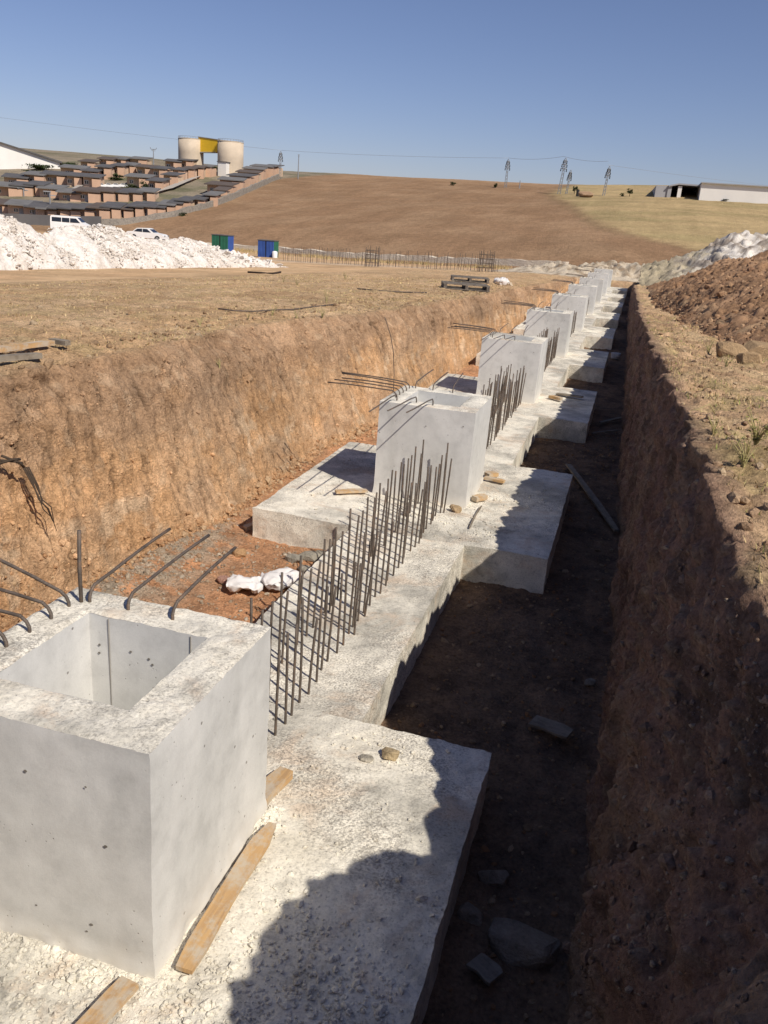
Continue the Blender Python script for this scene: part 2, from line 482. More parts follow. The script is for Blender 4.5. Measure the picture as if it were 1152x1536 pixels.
rim_bump = .46 * (1 - smooth(-.75, -.35, yc)) * smooth(-9, -6, yc) + np.interp(yc, [.5, 1.0, 1.6, 3.3, 5.1, 10, 14, 20, 27], [0, .12, .32, .22, .20, .18, .15, .09, 0])     # spoil along the right edge; unseen near mound added to cast pad shadow
zr = zr + rim_bump
zg = zg + rim_bump * np.where(X > rt, np.exp(-(np.clip(X - rt, 0, 99) / 3.2) ** 2), 0)
Z = zg.copy()
cA, cB, cC, cD = nA, nA + nB + 1, nA + nB + 1 + nC - 1, nA + nB + 1 + nC - 1 + nD + 1
fl = np.full_like(yc, FLOOR)
zB = zl + (fl - zl) * wall_drop
Z[:, cA:cB] = zB; Z[:, cB:cC] = FLOOR
Z[:, cC:cD] = fl + (zr - fl) * tD ** 1.02
Z = zg + (Z - zg) * depth
NCOL = X.shape[1]
P = np.stack([X, Y, Z], -1)
# zone weights along the columns
cidx = np.arange(NCOL)
def win(a, b, s):
    return smooth(a - s, a + s, cidx) * (1 - smooth(b - s, b + s, cidx))
wL = win(cA - 2, cB, 7)[None, :] * depth; wR = win(cC, cD + 2, 7)[None, :] * depth; wF = win(cB, cC, 5)[None, :] * depth
wFL = (1 - smooth(cA - 8, cA + 4, cidx))[None, :]; wFR = smooth(cD - 4, cD + 8, cidx)[None, :]
edge_fade = smooth(XL, XL + 3, X) * (1 - smooth(XR - 3, XR, X)) * smooth(YA, YA + 1.5, Y) * (1 - smooth(YB - 6, YB - 1, Y))
# displacement fields
fine_far = 1 - smooth(14, 40, Y)
big = fbm(P * .9, 3, 11)
clod = fbm(P * 3.2, 4, 21)
tiny = fbm(P * 14.0, 3, 31)
groove = fbm(np.stack([Y * 5.5, Z * .9 + X * .3, X * .5], -1), 4, 41, .6)
rid = ridged(np.stack([Y * 2.2, Z * 1.6, X * 2.2], -1), 4, 51)
crack = np.zeros_like(X)
crr = np.random.default_rng(77)
for k in range(150):                       # drying cracks and bucket-tooth scratches running down the cut faces
    side = k % 3 == 2
    y0 = crr.uniform(.5, 9) if side else 2.4 + 30 * crr.uniform(0, 1) ** 1.5
    z0 = crr.uniform(-.1, 1.5); ln = crr.uniform(.15, .8); wd = .011 + .0011 * y0; am = crr.uniform(.4, 1)
    a_ = np.searchsorted(ys, y0 - .5); b_ = np.searchsorted(ys, y0 + .5)
    c0_, c1_ = (cC, cD) if side else (cA, cB)
    ysub, zsub = Y[a_:b_, c0_:c1_], Z[a_:b_, c0_:c1_]
    mean = .16 * fbm(np.stack([zsub * 2.2 + k * 3.1, zsub * 0 + k, zsub * 0], -1), 4, 63, .6) + crr.uniform(-.25, .25) * (zsub - z0)
    t_ = (zsub - z0) / ln
    crack[a_:b_, c0_:c1_] = np.maximum(crack[a_:b_, c0_:c1_], am * np.exp(-((ysub - y0 - mean) / (wd * np.clip(1.2 - np.abs(t_), .25, 1))) ** 2) * smooth(1.05, .6, np.abs(t_)))
shoulder = smooth(.60, .95, (Z - FLOOR) / np.maximum(zl - FLOOR, .3))
dL = big * .09 + clod * (.022 + .06 * shoulder) + groove * .05 + tiny * .024 + fbm(P * 24.0, 2, 37) * .010 - crack * .055 + (rid - .5) * (.015 + .05 * shoulder)
dR = big * .10 + clod * .08 + groove * .06 + tiny * .03 - crack * .07 + (rid - .5) * .06
nearL = np.exp(-np.abs(X - lt) / .9); nearR = np.exp(-np.abs(X - rt) / .9)
dfL = big * .05 + clod * (.03 + .05 * nearL) + tiny * .015 + (rid - .5) * .03
dfR = big * .08 + clod * (.05 + .05 * nearR) + tiny * .022 + (rid - .5) * .05
dF = big * .04 + clod * .035 + tiny * .02
# small boulders of soil showing in the near right bank
peb = np.clip(perlin(P * np.array([16., 16., 16.]), 81), .18, 1) - .18
dR = dR + peb * .10 * (1 - smooth(2.2, 5, Y))
dx = wL * dL - wR * dR
dzv = wF * dF + wFL * dfL + wFR * dfR + (wL * dL + wR * dR) * .25
# gravel mound on the floor beyond the first pedestal
gm = np.exp(-(((X + 2.35) / .55) ** 2 + ((Y - 4.2) / 1.6) ** 2)) * wF
dzv = dzv + gm * .10
# soil slumped at the foot of the left wall
slump = np.exp(-np.clip(X - lf, 0, 9) / .35) * wF * (.08 + .10 * np.clip(perlin(np.stack([Y * .8, Y * 0, Y * 0], -1), 91), -.5, 1))
dzv = dzv + np.clip(slump, 0, 1)
P[..., 0] += dx * edge_fade
P[..., 2] += dzv * edge_fade
# ---------------- base colours
def C3(c): return np.array(c)[None, None, :]
def lerp(a, b, t): return a * (1 - t[..., None]) + b * t[..., None]
tan, orange, pale, topsoil, brown = C3((.74, .50, .285)), C3((.72, .455, .235)), C3((.80, .615, .40)), C3((.50, .335, .20)), C3((.36, .235, .14))
Pp = np.stack([X, Y, Z], -1)
n_a = fbm(Pp * np.array([.8, .8, 1.6]), 4, 101); n_b = fbm(Pp * np.array([2.2, 2.2, 3.0]), 4, 111); n_c = fbm(np.stack([Y * 4, Z * .8, X], -1), 3, 121)
n_d = fbm(Pp * 5.0, 3, 131)
hz = np.clip((Z - FLOOR) / np.maximum(zl - FLOOR, .3), 0, 1)
wallc = lerp(orange, tan, smooth(-.25, .3, n_a))
wallc = lerp(wallc, pale, smooth(.12, .5, n_b) * .75)
wallc = lerp(wallc, brown, smooth(.15, .6, n_c) * .35)
ts = smooth(.48, .80, hz + n_a * .22)
wallc = lerp(wallc, topsoil * .95, ts * .85)
wallc = lerp(wallc, C3((.55, .385, .24)), smooth(.0, .4, fbm(Pp * np.array([1., .7, 1.6]), 4, 171)) * .6)
wallc = lerp(wallc, pale * .93, smooth(.25, .5, n_d) * .35)
wallc = lerp(wallc, brown * .5, np.clip(crack * 1.2, 0, 1) * .85)
wallc = wallc * np.array([.90, .915, .97]) * (1 + .30 * fbm(Pp * np.array([.6, .45, .9]), 4, 191))[..., None]
rest = lerp(C3((.60, .42, .245)), C3((.66, .49, .305)), smooth(-.3, .3, n_a))
rest = lerp(rest, C3((.47, .33, .19)), smooth(.0, .42, n_b) * .6)
rest = lerp(rest, C3((.56, .44, .24)), smooth(.05, .4, fbm(Pp * 1.1, 4, 141)) * .55)
rest = rest * (1 + .28 * fbm(np.stack([X * .35, Y * .22, X * 0], -1), 4, 181))[..., None]
rest = lerp(rest, C3((.52, .46, .37)), np.exp(-(((X + 3.3) / .5) ** 2 + ((Y - 2.9) / .75) ** 2)) * .9 * smooth(-.3, .2, n_b))
# pale dusty strip in front of the back beam
rest = lerp(rest, C3((.56, .47, .35)), np.exp(-((Y - 62 + X * .15) / 2.2) ** 2) * .75 * smooth(-.4, .3, n_a))
rightc = lerp(C3((.66, .475, .295)), C3((.52, .36, .22)), smooth(-.2, .35, n_a))
rightc = lerp(rightc, C3((.70, .55, .33)), smooth(0, .4, n_b) * .55)
rightc = lerp(rightc, C3((.42, .37, .17)), smooth(.1, .45, fbm(Pp * 1.3, 4, 151)) * .5)
floorc = lerp(C3((.66, .365, .20)), C3((.54, .315, .18)), smooth(-.3, .3, n_b))
floorc = lerp(floorc, C3((.46, .40, .31)), np.clip(gm * 1.6, 0, 1) * smooth(-.35, .1, n_d))
shaded_side = smooth(-.2, .9, X)  # right part of the floor, where trench shade is painted into the colour
floorc = lerp(floorc, lerp(C3((.29, .205, .14)), C3((.20, .145, .105)), smooth(-.2, .3, n_b)), shaded_side)
rwallc = lerp(C3((.31, .205, .16)), C3((.37, .26, .185)), smooth(-.1, .45, n_a))  # right bank colour has the shade of that face painted in
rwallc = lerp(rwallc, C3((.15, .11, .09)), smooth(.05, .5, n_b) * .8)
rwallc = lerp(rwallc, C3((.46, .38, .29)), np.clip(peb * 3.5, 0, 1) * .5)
tot = (wL + wR + wF)
fieldc = np.where((X < 0)[..., None], rest, rightc)
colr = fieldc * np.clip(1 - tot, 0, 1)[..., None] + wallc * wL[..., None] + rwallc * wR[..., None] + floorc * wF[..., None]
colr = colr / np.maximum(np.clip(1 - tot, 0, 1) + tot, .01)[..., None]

colr = np.clip(colr, 0, .85) * np.array([1.0, .94, .90])
F = grid_faces(NR, NCOL).reshape(NR - 1, NCOL - 1, 4)
def sub_sheet(name, c0, c1, kind='structure'):
    Fs = F[:, c0:c1].reshape(-1, 4)
    used = np.unique(Fs); rem = np.full(NR * NCOL, -1, np.int64); rem[used] = np.arange(len(used))
    o = mesh_np(name, P.reshape(-1, 3)[used], rem[Fs], M['soil'], None, True, colr.reshape(-1, 3)[used])
    return tag(o, kind=kind)
sub_sheet('field_ground', 0, cA)
sub_sheet('left_trench_bank', cA, cB)
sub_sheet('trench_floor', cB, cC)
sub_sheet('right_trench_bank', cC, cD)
sub_sheet('right_field_ground', cD, NCOL - 1)

def near_ground(x_, y_):        # height of the displaced sheet, by nearest vertex
    r = int(np.argmin(np.abs(ys - y_))); c = int(np.argmin(np.abs(P[r, :, 0] - x_)))
    return float(P[r, c, 2])

# ------------------------------------------------------------------ FAR LAND
xs_ = np.concatenate([-np.geomspace(900, 130, 26)[:-1], np.arange(-130, -14, 1.3), [-14.0], np.arange(-12.7, 12, 1.25)[:20], [12.0], np.arange(13.2, 90, 1.3), np.geomspace(90, 900, 26)])
xs_ = np.unique(np.round(xs_, 4))
ys_ = np.concatenate([-np.geomspace(400, 11, 14)[:-1], [-9.0], np.arange(-8, 68, 1.1), [68.0], np.arange(69, 255, 1.2), np.geomspace(256, 1600, 26)])
ys_ = np.unique(np.round(ys_, 4))
GX, GY = np.meshgrid(xs_, ys_)
GZ = zt(GX, GY)
# far away the land just rolls off level
GP = np.stack([GX, GY, GZ], -1)
inside_margin = smooth(0, 4, np.maximum(np.maximum(XL - GX, GX - XR), np.maximum(YA - GY, GY - YB)))
GP[..., 2] += (fbm(np.stack([GX * .35, GY * .35, GX * 0], -1), 4, 201) * .10 + fbm(np.stack([GX * .03, GY * .03, GX * 0], -1), 3, 205) * .35 * smooth(80, 120, GY)) * inside_margin
# regions by measured boundary lines on the ground
gl = np.array([ground_at(*p)[:2] for p in [(1045, 377), (985, 362), (930, 347), (885, 325), (855, 305), (826, 291)]])
q_ = (GX - CAM_C[0]) / np.maximum(GY - CAM_C[1], 10)
yb_g = np.interp(GY, gl[:, 1], gl[:, 0]) if np.all(np.diff(gl[:, 1]) > 0) else 20 + GY * 0
wob = fbm(np.stack([GX * .12, GY * .12, GX * 0], -1), 3, 211)
grassm = smooth(-1.2, 1.2, GX - yb_g + wob * 1.2) * smooth(70, 76, GY)
el = np.array([ground_at(*p)[:2] for p in [(172, 337), (250, 327), (300, 315), (335, 303), (375, 287), (415, 269)]])
o_ = np.argsort(el[:, 1]); el = el[o_]
estm = 1 - smooth(-1.5, 1.0, GX - np.interp(GY, el[:, 1], el[:, 0]))
estm = estm * smooth(el[0, 1] - 3, el[0, 1] - 1, GY)
yb_far = 76 + np.clip(-0.38 * GX, 0, 24)
hillm = smooth(-3, 1.5, GY - yb_far + wob * 2)
plow = lerp(C3((.275, .172, .10)), C3((.315, .205, .122)), smooth(-.3, .4, wob))
plow = lerp(plow, C3((.43, .285, .165)), smooth(.55, 1.0, (GY - yb_far) / 165) * .6)
drygrass = lerp(C3((.42, .31, .165)), C3((.34, .265, .135)), smooth(-.2, .35, fbm(np.stack([GX * .06 + GY * .03, GY * .25, GX * 0], -1), 4, 221)))
flatc = lerp(C3((.58, .405, .24)), C3((.63, .465, .285)), smooth(-.25, .3, fbm(np.stack([GX * .25, GY * .25, GX * 0], -1), 4, 231)))
flatc = lerp(flatc, C3((.47, .345, .195)), smooth(.05, .4, fbm(np.stack([GX * .6, GY * .6, GX * 0], -1), 4, 233)) * .6)
flatc = flatc * (1 + .28 * fbm(np.stack([GX * .35, GY * .22, GX * 0], -1), 4, 181))[..., None]
flatc = lerp(flatc, C3((.54, .46, .36)), np.exp(-((GY - 66 + GX * .03) / 3.5) ** 2) * .75 * (1 - smooth(-16, -2, GX)) )
estc = lerp(C3((.27, .225, .165)), C3((.16, .15, .095)), smooth(-.1, .3, wob))
flatc = flatc * np.array([.97, .91, .87])
gc = lerp(flatc, plow, hillm)
gc = lerp(gc, drygrass, np.clip(grassm, 0, 1))
gc = lerp(gc, C3((.23, .16, .09)), np.exp(-((GX - yb_g + wob * 1.2 + .9) / .8) ** 2) * hillm * .7)
gc = lerp(gc, estc, np.clip(estm, 0, 1) * hillm)
GF = grid_faces(*GX.shape).reshape(GX.shape[0] - 1, GX.shape[1] - 1, 4)
ry = np.arange(GX.shape[0] - 1); cx_ = np.arange(GX.shape[1] - 1)
my = (ys_[ry] + ys_[ry + 1]) / 2; mx = (xs_[cx_] + xs_[cx_ + 1]) / 2
hole = ((my > YA) & (my < YB))[:, None] & ((mx > XL) & (mx < XR))[None, :]
hillrow = np.repeat((my > 72)[:, None], len(mx), 1)
def far_sheet(name, mask, mat):
    Fs = GF[mask]; used = np.unique(Fs); rem = np.full(GX.size, -1, np.int64); rem[used] = np.arange(len(used))
    return tag(mesh_np(name, GP.reshape(-1, 3)[used], rem[Fs], mat, None, True, gc.reshape(-1, 3)[used]), kind='structure')
far_sheet('ground', ~hole & ~hillrow, M['hill'])
far_sheet('ploughed_hill', ~hole & hillrow, M['hill'])

# ------------------------------------------------------------------ FOUNDATIONS
H = 1.196; W2 = .6; WY = .61; RIM = .2456
XS0, XS1 = -.45, .839
PX0, PX1, DN, DF, S = -1.688, 1.756, -1.882, 1.691, 7.277
NPED = 9

def vecnoise(Pn, f, seed, oct=3):
    return np.stack([fbm(Pn * f + 31.7 * k, oct, seed + 7 * k) for k in range(3)], -1)

def block_faces(x0, x1, y0, y1, z0, z1, st, top=True, sides='xXyY'):
    """subdivided box without bottom; returns V,F, and mask of top verts"""
    Vs, Fs, n = [], [], 0
    def plane(o, u, v, lu, lv):
        nonlocal n
        nu, nv = max(1, int(round(lu / st))), max(1, int(round(lv / st)))
        a = np.linspace(0, 1, nu + 1); b = np.linspace(0, 1, nv + 1)
        A, B = np.meshgrid(a, b)
        pts = np.array(o)[None, None] + A[..., None] * np.array(u) + B[..., None] * np.array(v)
        Vs.append(pts.reshape(-1, 3)); Fs.append(grid_faces(nv + 1, nu + 1) + n); n += pts.shape[0] * pts.shape[1]
    lx, ly, lz = x1 - x0, y1 - y0, z1 - z0
    if top: plane((x0, y0, z1), (lx, 0, 0), (0, ly, 0), lx, ly)
    if 'y' in sides: plane((x0, y0, z0), (lx, 0, 0), (0, 0, lz), lx, lz)
    if 'Y' in sides: plane((x1, y1, z0), (-lx, 0, 0), (0, 0, lz), lx, lz)
    if 'X' in sides: plane((x1, y0, z0), (0, ly, 0), (0, 0, lz), ly, lz)
    if 'x' in sides: plane((x0, y1, z0), (0, -ly, 0), (0, 0, lz), ly, lz)
    return np.concatenate(Vs), np.concatenate(Fs)

def rough_disp(V, off, z1, amp=1.0):
    Q = V + np.array(off)
    d = vecnoise(Q, 3.0, 301, 2) * .012 + vecnoise(Q, 14.0, 321, 3) * .006
    topm = smooth(z1 - .03, z1 - .002, V[:, 2])
    bumps = fbm(Q * 1.6, 3, 341) * .016 + fbm(Q * 28, 2, 351) * .004 + fbm(Q * 9, 3, 361) * .008
    V = V + d * np.array([1, 1, .35]) * amp
    V[:, 2] += topm * bumps * amp
    return V

def make_pad(i, st, chips):
    y0 = i * S
    V, Fq = block_faces(PX0, PX1, DN, DF, -.62, 0, st)
    V = rough_disp(V, (0, y0, 0), 0)
    o = mesh_np('footing_pad', V, Fq, M['rough'], None, True)
    o.location = (0, y0, 0)
    if chips:
        n = chips
        X_ = rng.uniform(PX0 + .05, PX1 - .05, n * 3); Y_ = rng.uniform(DN + .05, DF - .05, n * 3)
        dens = smooth(.05, .45, fbm(np.stack([X_ * .9, (Y_ + y0) * .9, X_ * 0], -1), 3, 371)) * .6 + .05
        if i == 0: dens = np.maximum(dens, 1 - smooth(-1.3, .4, Y_)) * (1 - .8 * smooth(.6, 1.2, Y_))
        if i == 0:
            m_ = 1400; side_ = rng.integers(0, 2, m_); along = rng.uniform(-.66, .66, m_); off_ = rng.exponential(.028, m_)
            X_[:m_] = np.where(side_ == 0, along, W2 + .015 + off_); Y_[:m_] = np.where(side_ == 0, -WY - .015 - off_, along)
            dens[:m_] = 1
        keep = rng.uniform(0, 1, n * 3) < dens
        keep &= ~((np.abs(X_) < W2 + .02) & (np.abs(Y_) < WY + .02))
        X_, Y_ = X_[keep][:n], Y_[keep][:n]
        s_ = rng.lognormal(math.log(.0085), .5, len(X_)).clip(.004, .026)
        Vp, Fp = stones(np.stack([X_, Y_, np.full(len(X_), .002)], -1), s_)
        # join the half sunk aggregate into the pad's own surface mesh
        me = bpy.data.meshes.new('aggregate')
        me.from_pydata([tuple(v) for v in Vp.tolist()], [], Fp.tolist())
        me.materials.append(M['rough'])
        a = bpy.data.objects.new('aggregate', me); col.objects.link(a); a.location = o.location
        for ob in bpy.context.selected_objects: ob.select_set(False)
        a.select_set(True); o.select_set(True); bpy.context.view_layer.objects.active = o
        bpy.ops.object.join()
    return o

PAD_LABEL = ['nearest rough concrete footing pad, partly in bank shadow, under the nearest pedestal',
             'second rough concrete footing pad, with a black pedestal shadow across its left wing',
             'third concrete footing pad, half shaded with a splintered board on it',
             'fourth concrete footing pad along the trench, half in shade',
             'fifth concrete footing pad along the trench', 'sixth concrete footing pad, sunlit wing on the right',
             'seventh concrete footing pad, sunlit and small with distance', 'eighth concrete footing pad, near the far end of the trench', 'ninth and farthest concrete footing pad']
proto_pad = None
for i in range(NPED):
    if i < 3:
        o = make_pad(i, (.016, .028, .05)[i], (15000, 1800, 0)[i])
        proto_pad = o
    else:
        o = proto_pad.copy(); col.objects.link(o); o.location = (0, i * S, 0)
    tag(o, PAD_LABEL[i], 'footing', 'concrete footing pads in the trench')

# ground beams between pads with starter bars
def rebar_mesh(h, bend, r=.0095, seed=0):
    rr = random.Random(seed); b = MB()
    pts = [(0, 0, -.08), (0, 0, 0)]
    n = 5
    for k in range(1, n + 1):
        t = k / n; pts.append((bend[0] * t * t, bend[1] * t * t, h * t))
    b.tube(pts, r, 7)
    o = b.build('starter_bar', M['rebar'], None, True)
    return o
bar_protos = []
for k in range(7):
    h = (.58, .62, .66, .70, .76, .83, .64)[k]
    bar_protos.append(rebar_mesh(h, (random.uniform(-.01, .03), random.uniform(-.02, .02)), .0095, k))
for o in bar_protos: col.objects.unlink(o)

def make_beam(i, st, chips):
    yA, yB = i * S + DF, (i + 1) * S + DN
    L = yB - yA
    V, Fq = block_faces(XS0, XS1, 0, L, -.62, 0, st, sides='xX')
    V2 = rough_disp(V, (0, yA, 0), 0)
    # ends stay put so the beam butts flush against the pads
    V2[:, 1] = np.where((V[:, 1] < 1e-4) | (V[:, 1] > L - 1e-4), V[:, 1], V2[:, 1])
    o = mesh_np('ground_beam', V2, Fq, M['rough'], None, True)
    o.location = (0, yA, 0)
    return o
BEAM_LABEL = ['nearest ground beam strip with two long rows of rusty starter bars and their shadows',
              'ground beam strip with starter bars between the second and third pedestals',
              'ground beam strip with starter bars between the third and fourth pedestals',
              'ground beam strip between the fourth and fifth pedestals', 'ground beam strip between the fifth and sixth pedestals',
              'ground beam strip between the sixth and seventh pedestals', 'ground beam strip between the seventh and eighth pedestals',
              'farthest ground beam strip between the eighth and ninth pedestals']
proto_beam = None
for i in range(NPED - 1):
    if i < 2:
        o = make_beam(i, (.02, .04)[i], 0); proto_beam = o
    else:
        o = proto_beam.copy(); col.objects.link(o); o.location = (0, i * S + DF, 0)
    tag(o, BEAM_LABEL[i], 'ground beam', 'ground beams between the footing pads')
    rr = random.Random(40 + i)
    y_start, y_end = i * S + .98, (i + 1) * S - .78
    nb = 36 if i < 3 else 24
    for row, xrow in enumerate((.34, .02)):
        for k in range(nb):
            yy = y_start + (y_end - y_start) * k / (nb - 1) + rr.uniform(-.035, .035)
            big_h = .5 + .5 * k / nb
            pr_ = bar_protos[min(6, max(0, int(rr.gauss(1.6 + 3.2 * (k / nb), .9))))] if rr.random() > .12 else bar_protos[5]
            b = pr_.copy(); col.objects.link(b); b.parent = o
            b.location = (xrow + rr.uniform(-.015, .03), yy - (i * S + DF), 0)
            b.rotation_euler = (rr.gauss(.01, .009), rr.gauss(.02, .009), rr.uniform(-.5, .5))
            if rr.random() < .08 and i < 2:
                b2 = bar_protos[rr.randrange(7)].copy(); col.objects.link(b2); b2.parent = o; b2.location = (b.location.x + rr.uniform(.02, .05), b.location.y + rr.uniform(-.05, .05), 0); b2.rotation_euler = (rr.gauss(.0, .03), rr.gauss(.03, .03), rr.uniform(-.5, .5))

M['holedark'] = simple('hole_shadow', (.20, .18, .155), .95, .2); M['jointline'] = simple('joint_line', (.30, .28, .25), .9, .2)
# pedestals: hollow sockets with hooked bars on three rims
def make_pedestal(st, detail, depth=1.02):
    Vs, Fs, n = [], [], 0
    V, Fq = block_faces(-W2, W2, -WY, WY, -.03, H, st, top=False)
    d = vecnoise(V, 2.2, 401, 2) * .005 + vecnoise(V, 22, 411, 2) * .0012
    # ragged foot and nibbled upper arris
    foot = 1 - smooth(0, .12, V[:, 2]); up = smooth(H - .05, H, V[:, 2])
    rag = fbm(V * 9, 3, 421) * .02 * foot + .012 * foot
    side = np.stack([np.sign(V[:, 0]) * (np.abs(V[:, 0]) > W2 - 1e-4), np.sign(V[:, 1]) * (np.abs(V[:, 1]) > WY - 1e-4), np.zeros(len(V))], -1)
    V = V + d + side * rag[:, None]
    edge_f = lambda Q: fbm(np.stack([Q[:, 0], Q[:, 1], Q[:, 0] * 0], -1) * 15, 3, 431) * .008 - .002
    V0 = np.clip(V, [-W2, -WY, -1], [W2, WY, 9])
    V += vecnoise(V, 8, 435, 3) * .0035 * (1 - up)[:, None]
    V[:, :2] = V[:, :2] * (1 - up)[:, None] + (V - d)[:, :2] * up[:, None]
    V[:, 2] += up * edge_f(V0) - d[:, 2] * up
    body = mesh_np('pedestal', V, Fq, M['cast'], None, True)
    # inner socket walls
    V, Fq = block_faces(-W2 + RIM, W2 - RIM, -WY + RIM, WY - RIM, H - depth, H, st, top=False)
    V += vecnoise(V, 2.0, 441, 2) * .004
    V[:, 2] += smooth(H - .04, H, V[:, 2]) * edge_f(V)
    b2 = len(body.data.vertices)
    inner = mesh_np('socket', V, Fq[:, ::-1], M['cast'], body, True)
    bt = MB(); bt.box(-W2 + RIM, W2 - RIM, -WY + RIM, WY - RIM, H - depth - .05, H - depth + .01); bt.build('socket_floor', M['rough'], body)
    # rim: rough trowelled frame
    xsn = np.unique(np.concatenate([np.linspace(-W2, -W2 + RIM, max(3, int(RIM / detail)) + 1), np.linspace(-W2 + RIM, W2 - RIM, max(3, int((2 * W2 - 2 * RIM) / detail)) + 1), np.linspace(W2 - RIM, W2, max(3, int(RIM / detail)) + 1)]))
    ysn = np.unique(np.concatenate([np.linspace(-WY, -WY + RIM, max(3, int(RIM / detail)) + 1), np.linspace(-WY + RIM, WY - RIM, max(3, int((2 * WY - 2 * RIM) / detail)) + 1), np.linspace(WY - RIM, WY, max(3, int(RIM / detail)) + 1)]))
    A, B = np.meshgrid(xsn, ysn); V = np.stack([A, B, np.full_like(A, H)], -1)
    Fq = grid_faces(*A.shape)
    cx = A.reshape(-1)[Fq].mean(1); cyy = B.reshape(-1)[Fq].mean(1)
    Fq = Fq[~((np.abs(cx) < W2 - RIM) & (np.abs(cyy) < WY - RIM))]
    V = V.reshape(-1, 3)
    ed = np.minimum(np.minimum(W2 - np.abs(V[:, 0]), WY - np.abs(V[:, 1])), np.maximum(np.abs(V[:, 0]) - (W2 - RIM), np.abs(V[:, 1]) - (WY - RIM)))
    e = smooth(-.001, .03, ed)
    V[:, 2] += fbm(V * 2.5, 3, 451) * .014 * e + (fbm(V * np.array([40, 30, 30]), 3, 461) * .0035 + fbm(V * 9, 3, 465) * .008) * e + .004 * e + edge_f(V) * (1 - e)
    V[:, :2] += vecnoise(V, 14, 471, 2)[:, :2] * .005 * e[:, None]
    mesh_np('rim', V, Fq, M['rough'], body, True)
    # tie holes and bug holes: flat dark discs painting the shade inside them
    holes = [(0, -.242), (.298, -.24), (.383, -.522), (0, -.975), (.29, -.986), (.264, -1.034)] if detail < .02 else [(.469, -.18), (.293, -.31), (.009, -.236), (-.35, -.8)]
    for k, (hx, hz) in enumerate(holes):
        q = MB(); rr_ = .006 if k % 2 else .009
        c3 = Vector((hx, -WY - .008, H + hz)); n8 = 10
        ring = [c3 + Vector((math.cos(6.283 * m / n8) * rr_, 0, math.sin(6.283 * m / n8) * rr_ * .8)) for m in range(n8)]
        q.add(ring, [tuple(range(n8))[::-1]]); q.build('tie_hole_shade', M['holedark'], body)
    if detail < .02:
        for hx, hz in ((-.292, -.18), (-.295, -.23), (.009, -.2), (-.1, -.18), (.03, -.23)):
            q = MB(); c3 = Vector((hx, WY - RIM - .006, H + hz)); ring = [c3 + Vector((math.cos(6.283 * m / 8) * .008, 0, math.sin(6.283 * m / 8) * .007)) for m in range(8)]
            q.add(ring, [tuple(range(8))[::-1]]); q.build('tie_hole_shade', M['holedark'], body)
        q = MB(); q.box(-W2 + RIM + .12, -W2 + RIM + .123, WY - RIM - .006, WY - RIM + .004, H - 1.0, H - .012); q.box(W2 - RIM - .10, W2 - RIM - .096, WY - RIM - .007, WY - RIM + .004, H - .16, H - .012); q.build('form_joint', M['jointline'], body)
    # hooked bars
    def hook(bx, by, ox, oy, up_, seed):
        q = MB()
        L = math.hypot(ox, oy)
        ux, uy = ox / L, oy / L
        pts = [(bx, by, H - .06), (bx, by, H + .03), (bx + ux * .015, by + uy * .015, H + .06), (bx + ux * .05, by + uy * .05, H + .085)]
        for k in range(1, 6):
            t = k / 5; pts.append((bx + ux * (.05 + (L - .05) * t), by + uy * (.05 + (L - .05) * t), H + .085 + (up_ - .085) * t + .01 * math.sin(3 * t + seed)))
        q.tube(pts, (.0095 if detail < .02 else .008), 8)
        return q.build('hooked_bar', M['rebar'], body, True)
    for x_, L, up_ in ((-.42, .90, .12), (-.18, .96, .10), (.09, .74, .15)): hook(x_, .47, random.uniform(-.03, .03), L, up_, x_)
    for y_, L, up_ in ((.37, .95, .30 if detail < .02 else .12), (.22, .9, .13), (.05, .86, .09), (-.12, .88, .10), (-.30, .92, .08)): hook(-.48, y_, -L, random.uniform(-.05, .05), up_, y_)
    for x_, L, up_ in () if detail < .02 else ((-.42, 1.2, .10), (-.17, 1.25, .15), (.04, 1.3, .17)): hook(x_, -.47, random.uniform(-.05, .04), -L, up_, x_ + 2)
    if detail < .02: q = MB(); q.tube([(-.46, .45, H - .05), (-.462, .452, H + .2), (-.458, .46, H + .42)], .011, 8); q.build('upright_bar', M['rebar'], body, True)
    return body
PED_LABEL = ['large nearest concrete pedestal with open square socket, filling the lower left',
             'second concrete pedestal, behind the long starter bar rows, hooked bars over its face',
             'third concrete pedestal, with dense starter bars in front of its right side',
             'fourth concrete pedestal along the trench', 'fifth concrete pedestal along the trench', 'sixth concrete pedestal along the trench',
             'seventh concrete pedestal along the trench', 'eighth concrete pedestal, second from the far end', 'farthest concrete pedestal at the end of the trench']
ped_a = make_pedestal(.03, .011); ped_b = make_pedestal(.06, .03)
for i in range(NPED):
    o = ped_a if i == 0 else (ped_b if i == 1 else copy_thing(ped_b))
    o.location = (0, i * S, 0)
    if i > 1: o.rotation_euler = (0, 0, random.uniform(-.012, .012))
    tag(o, PED_LABEL[i], 'pedestal', 'hollow concrete pedestals in a row')

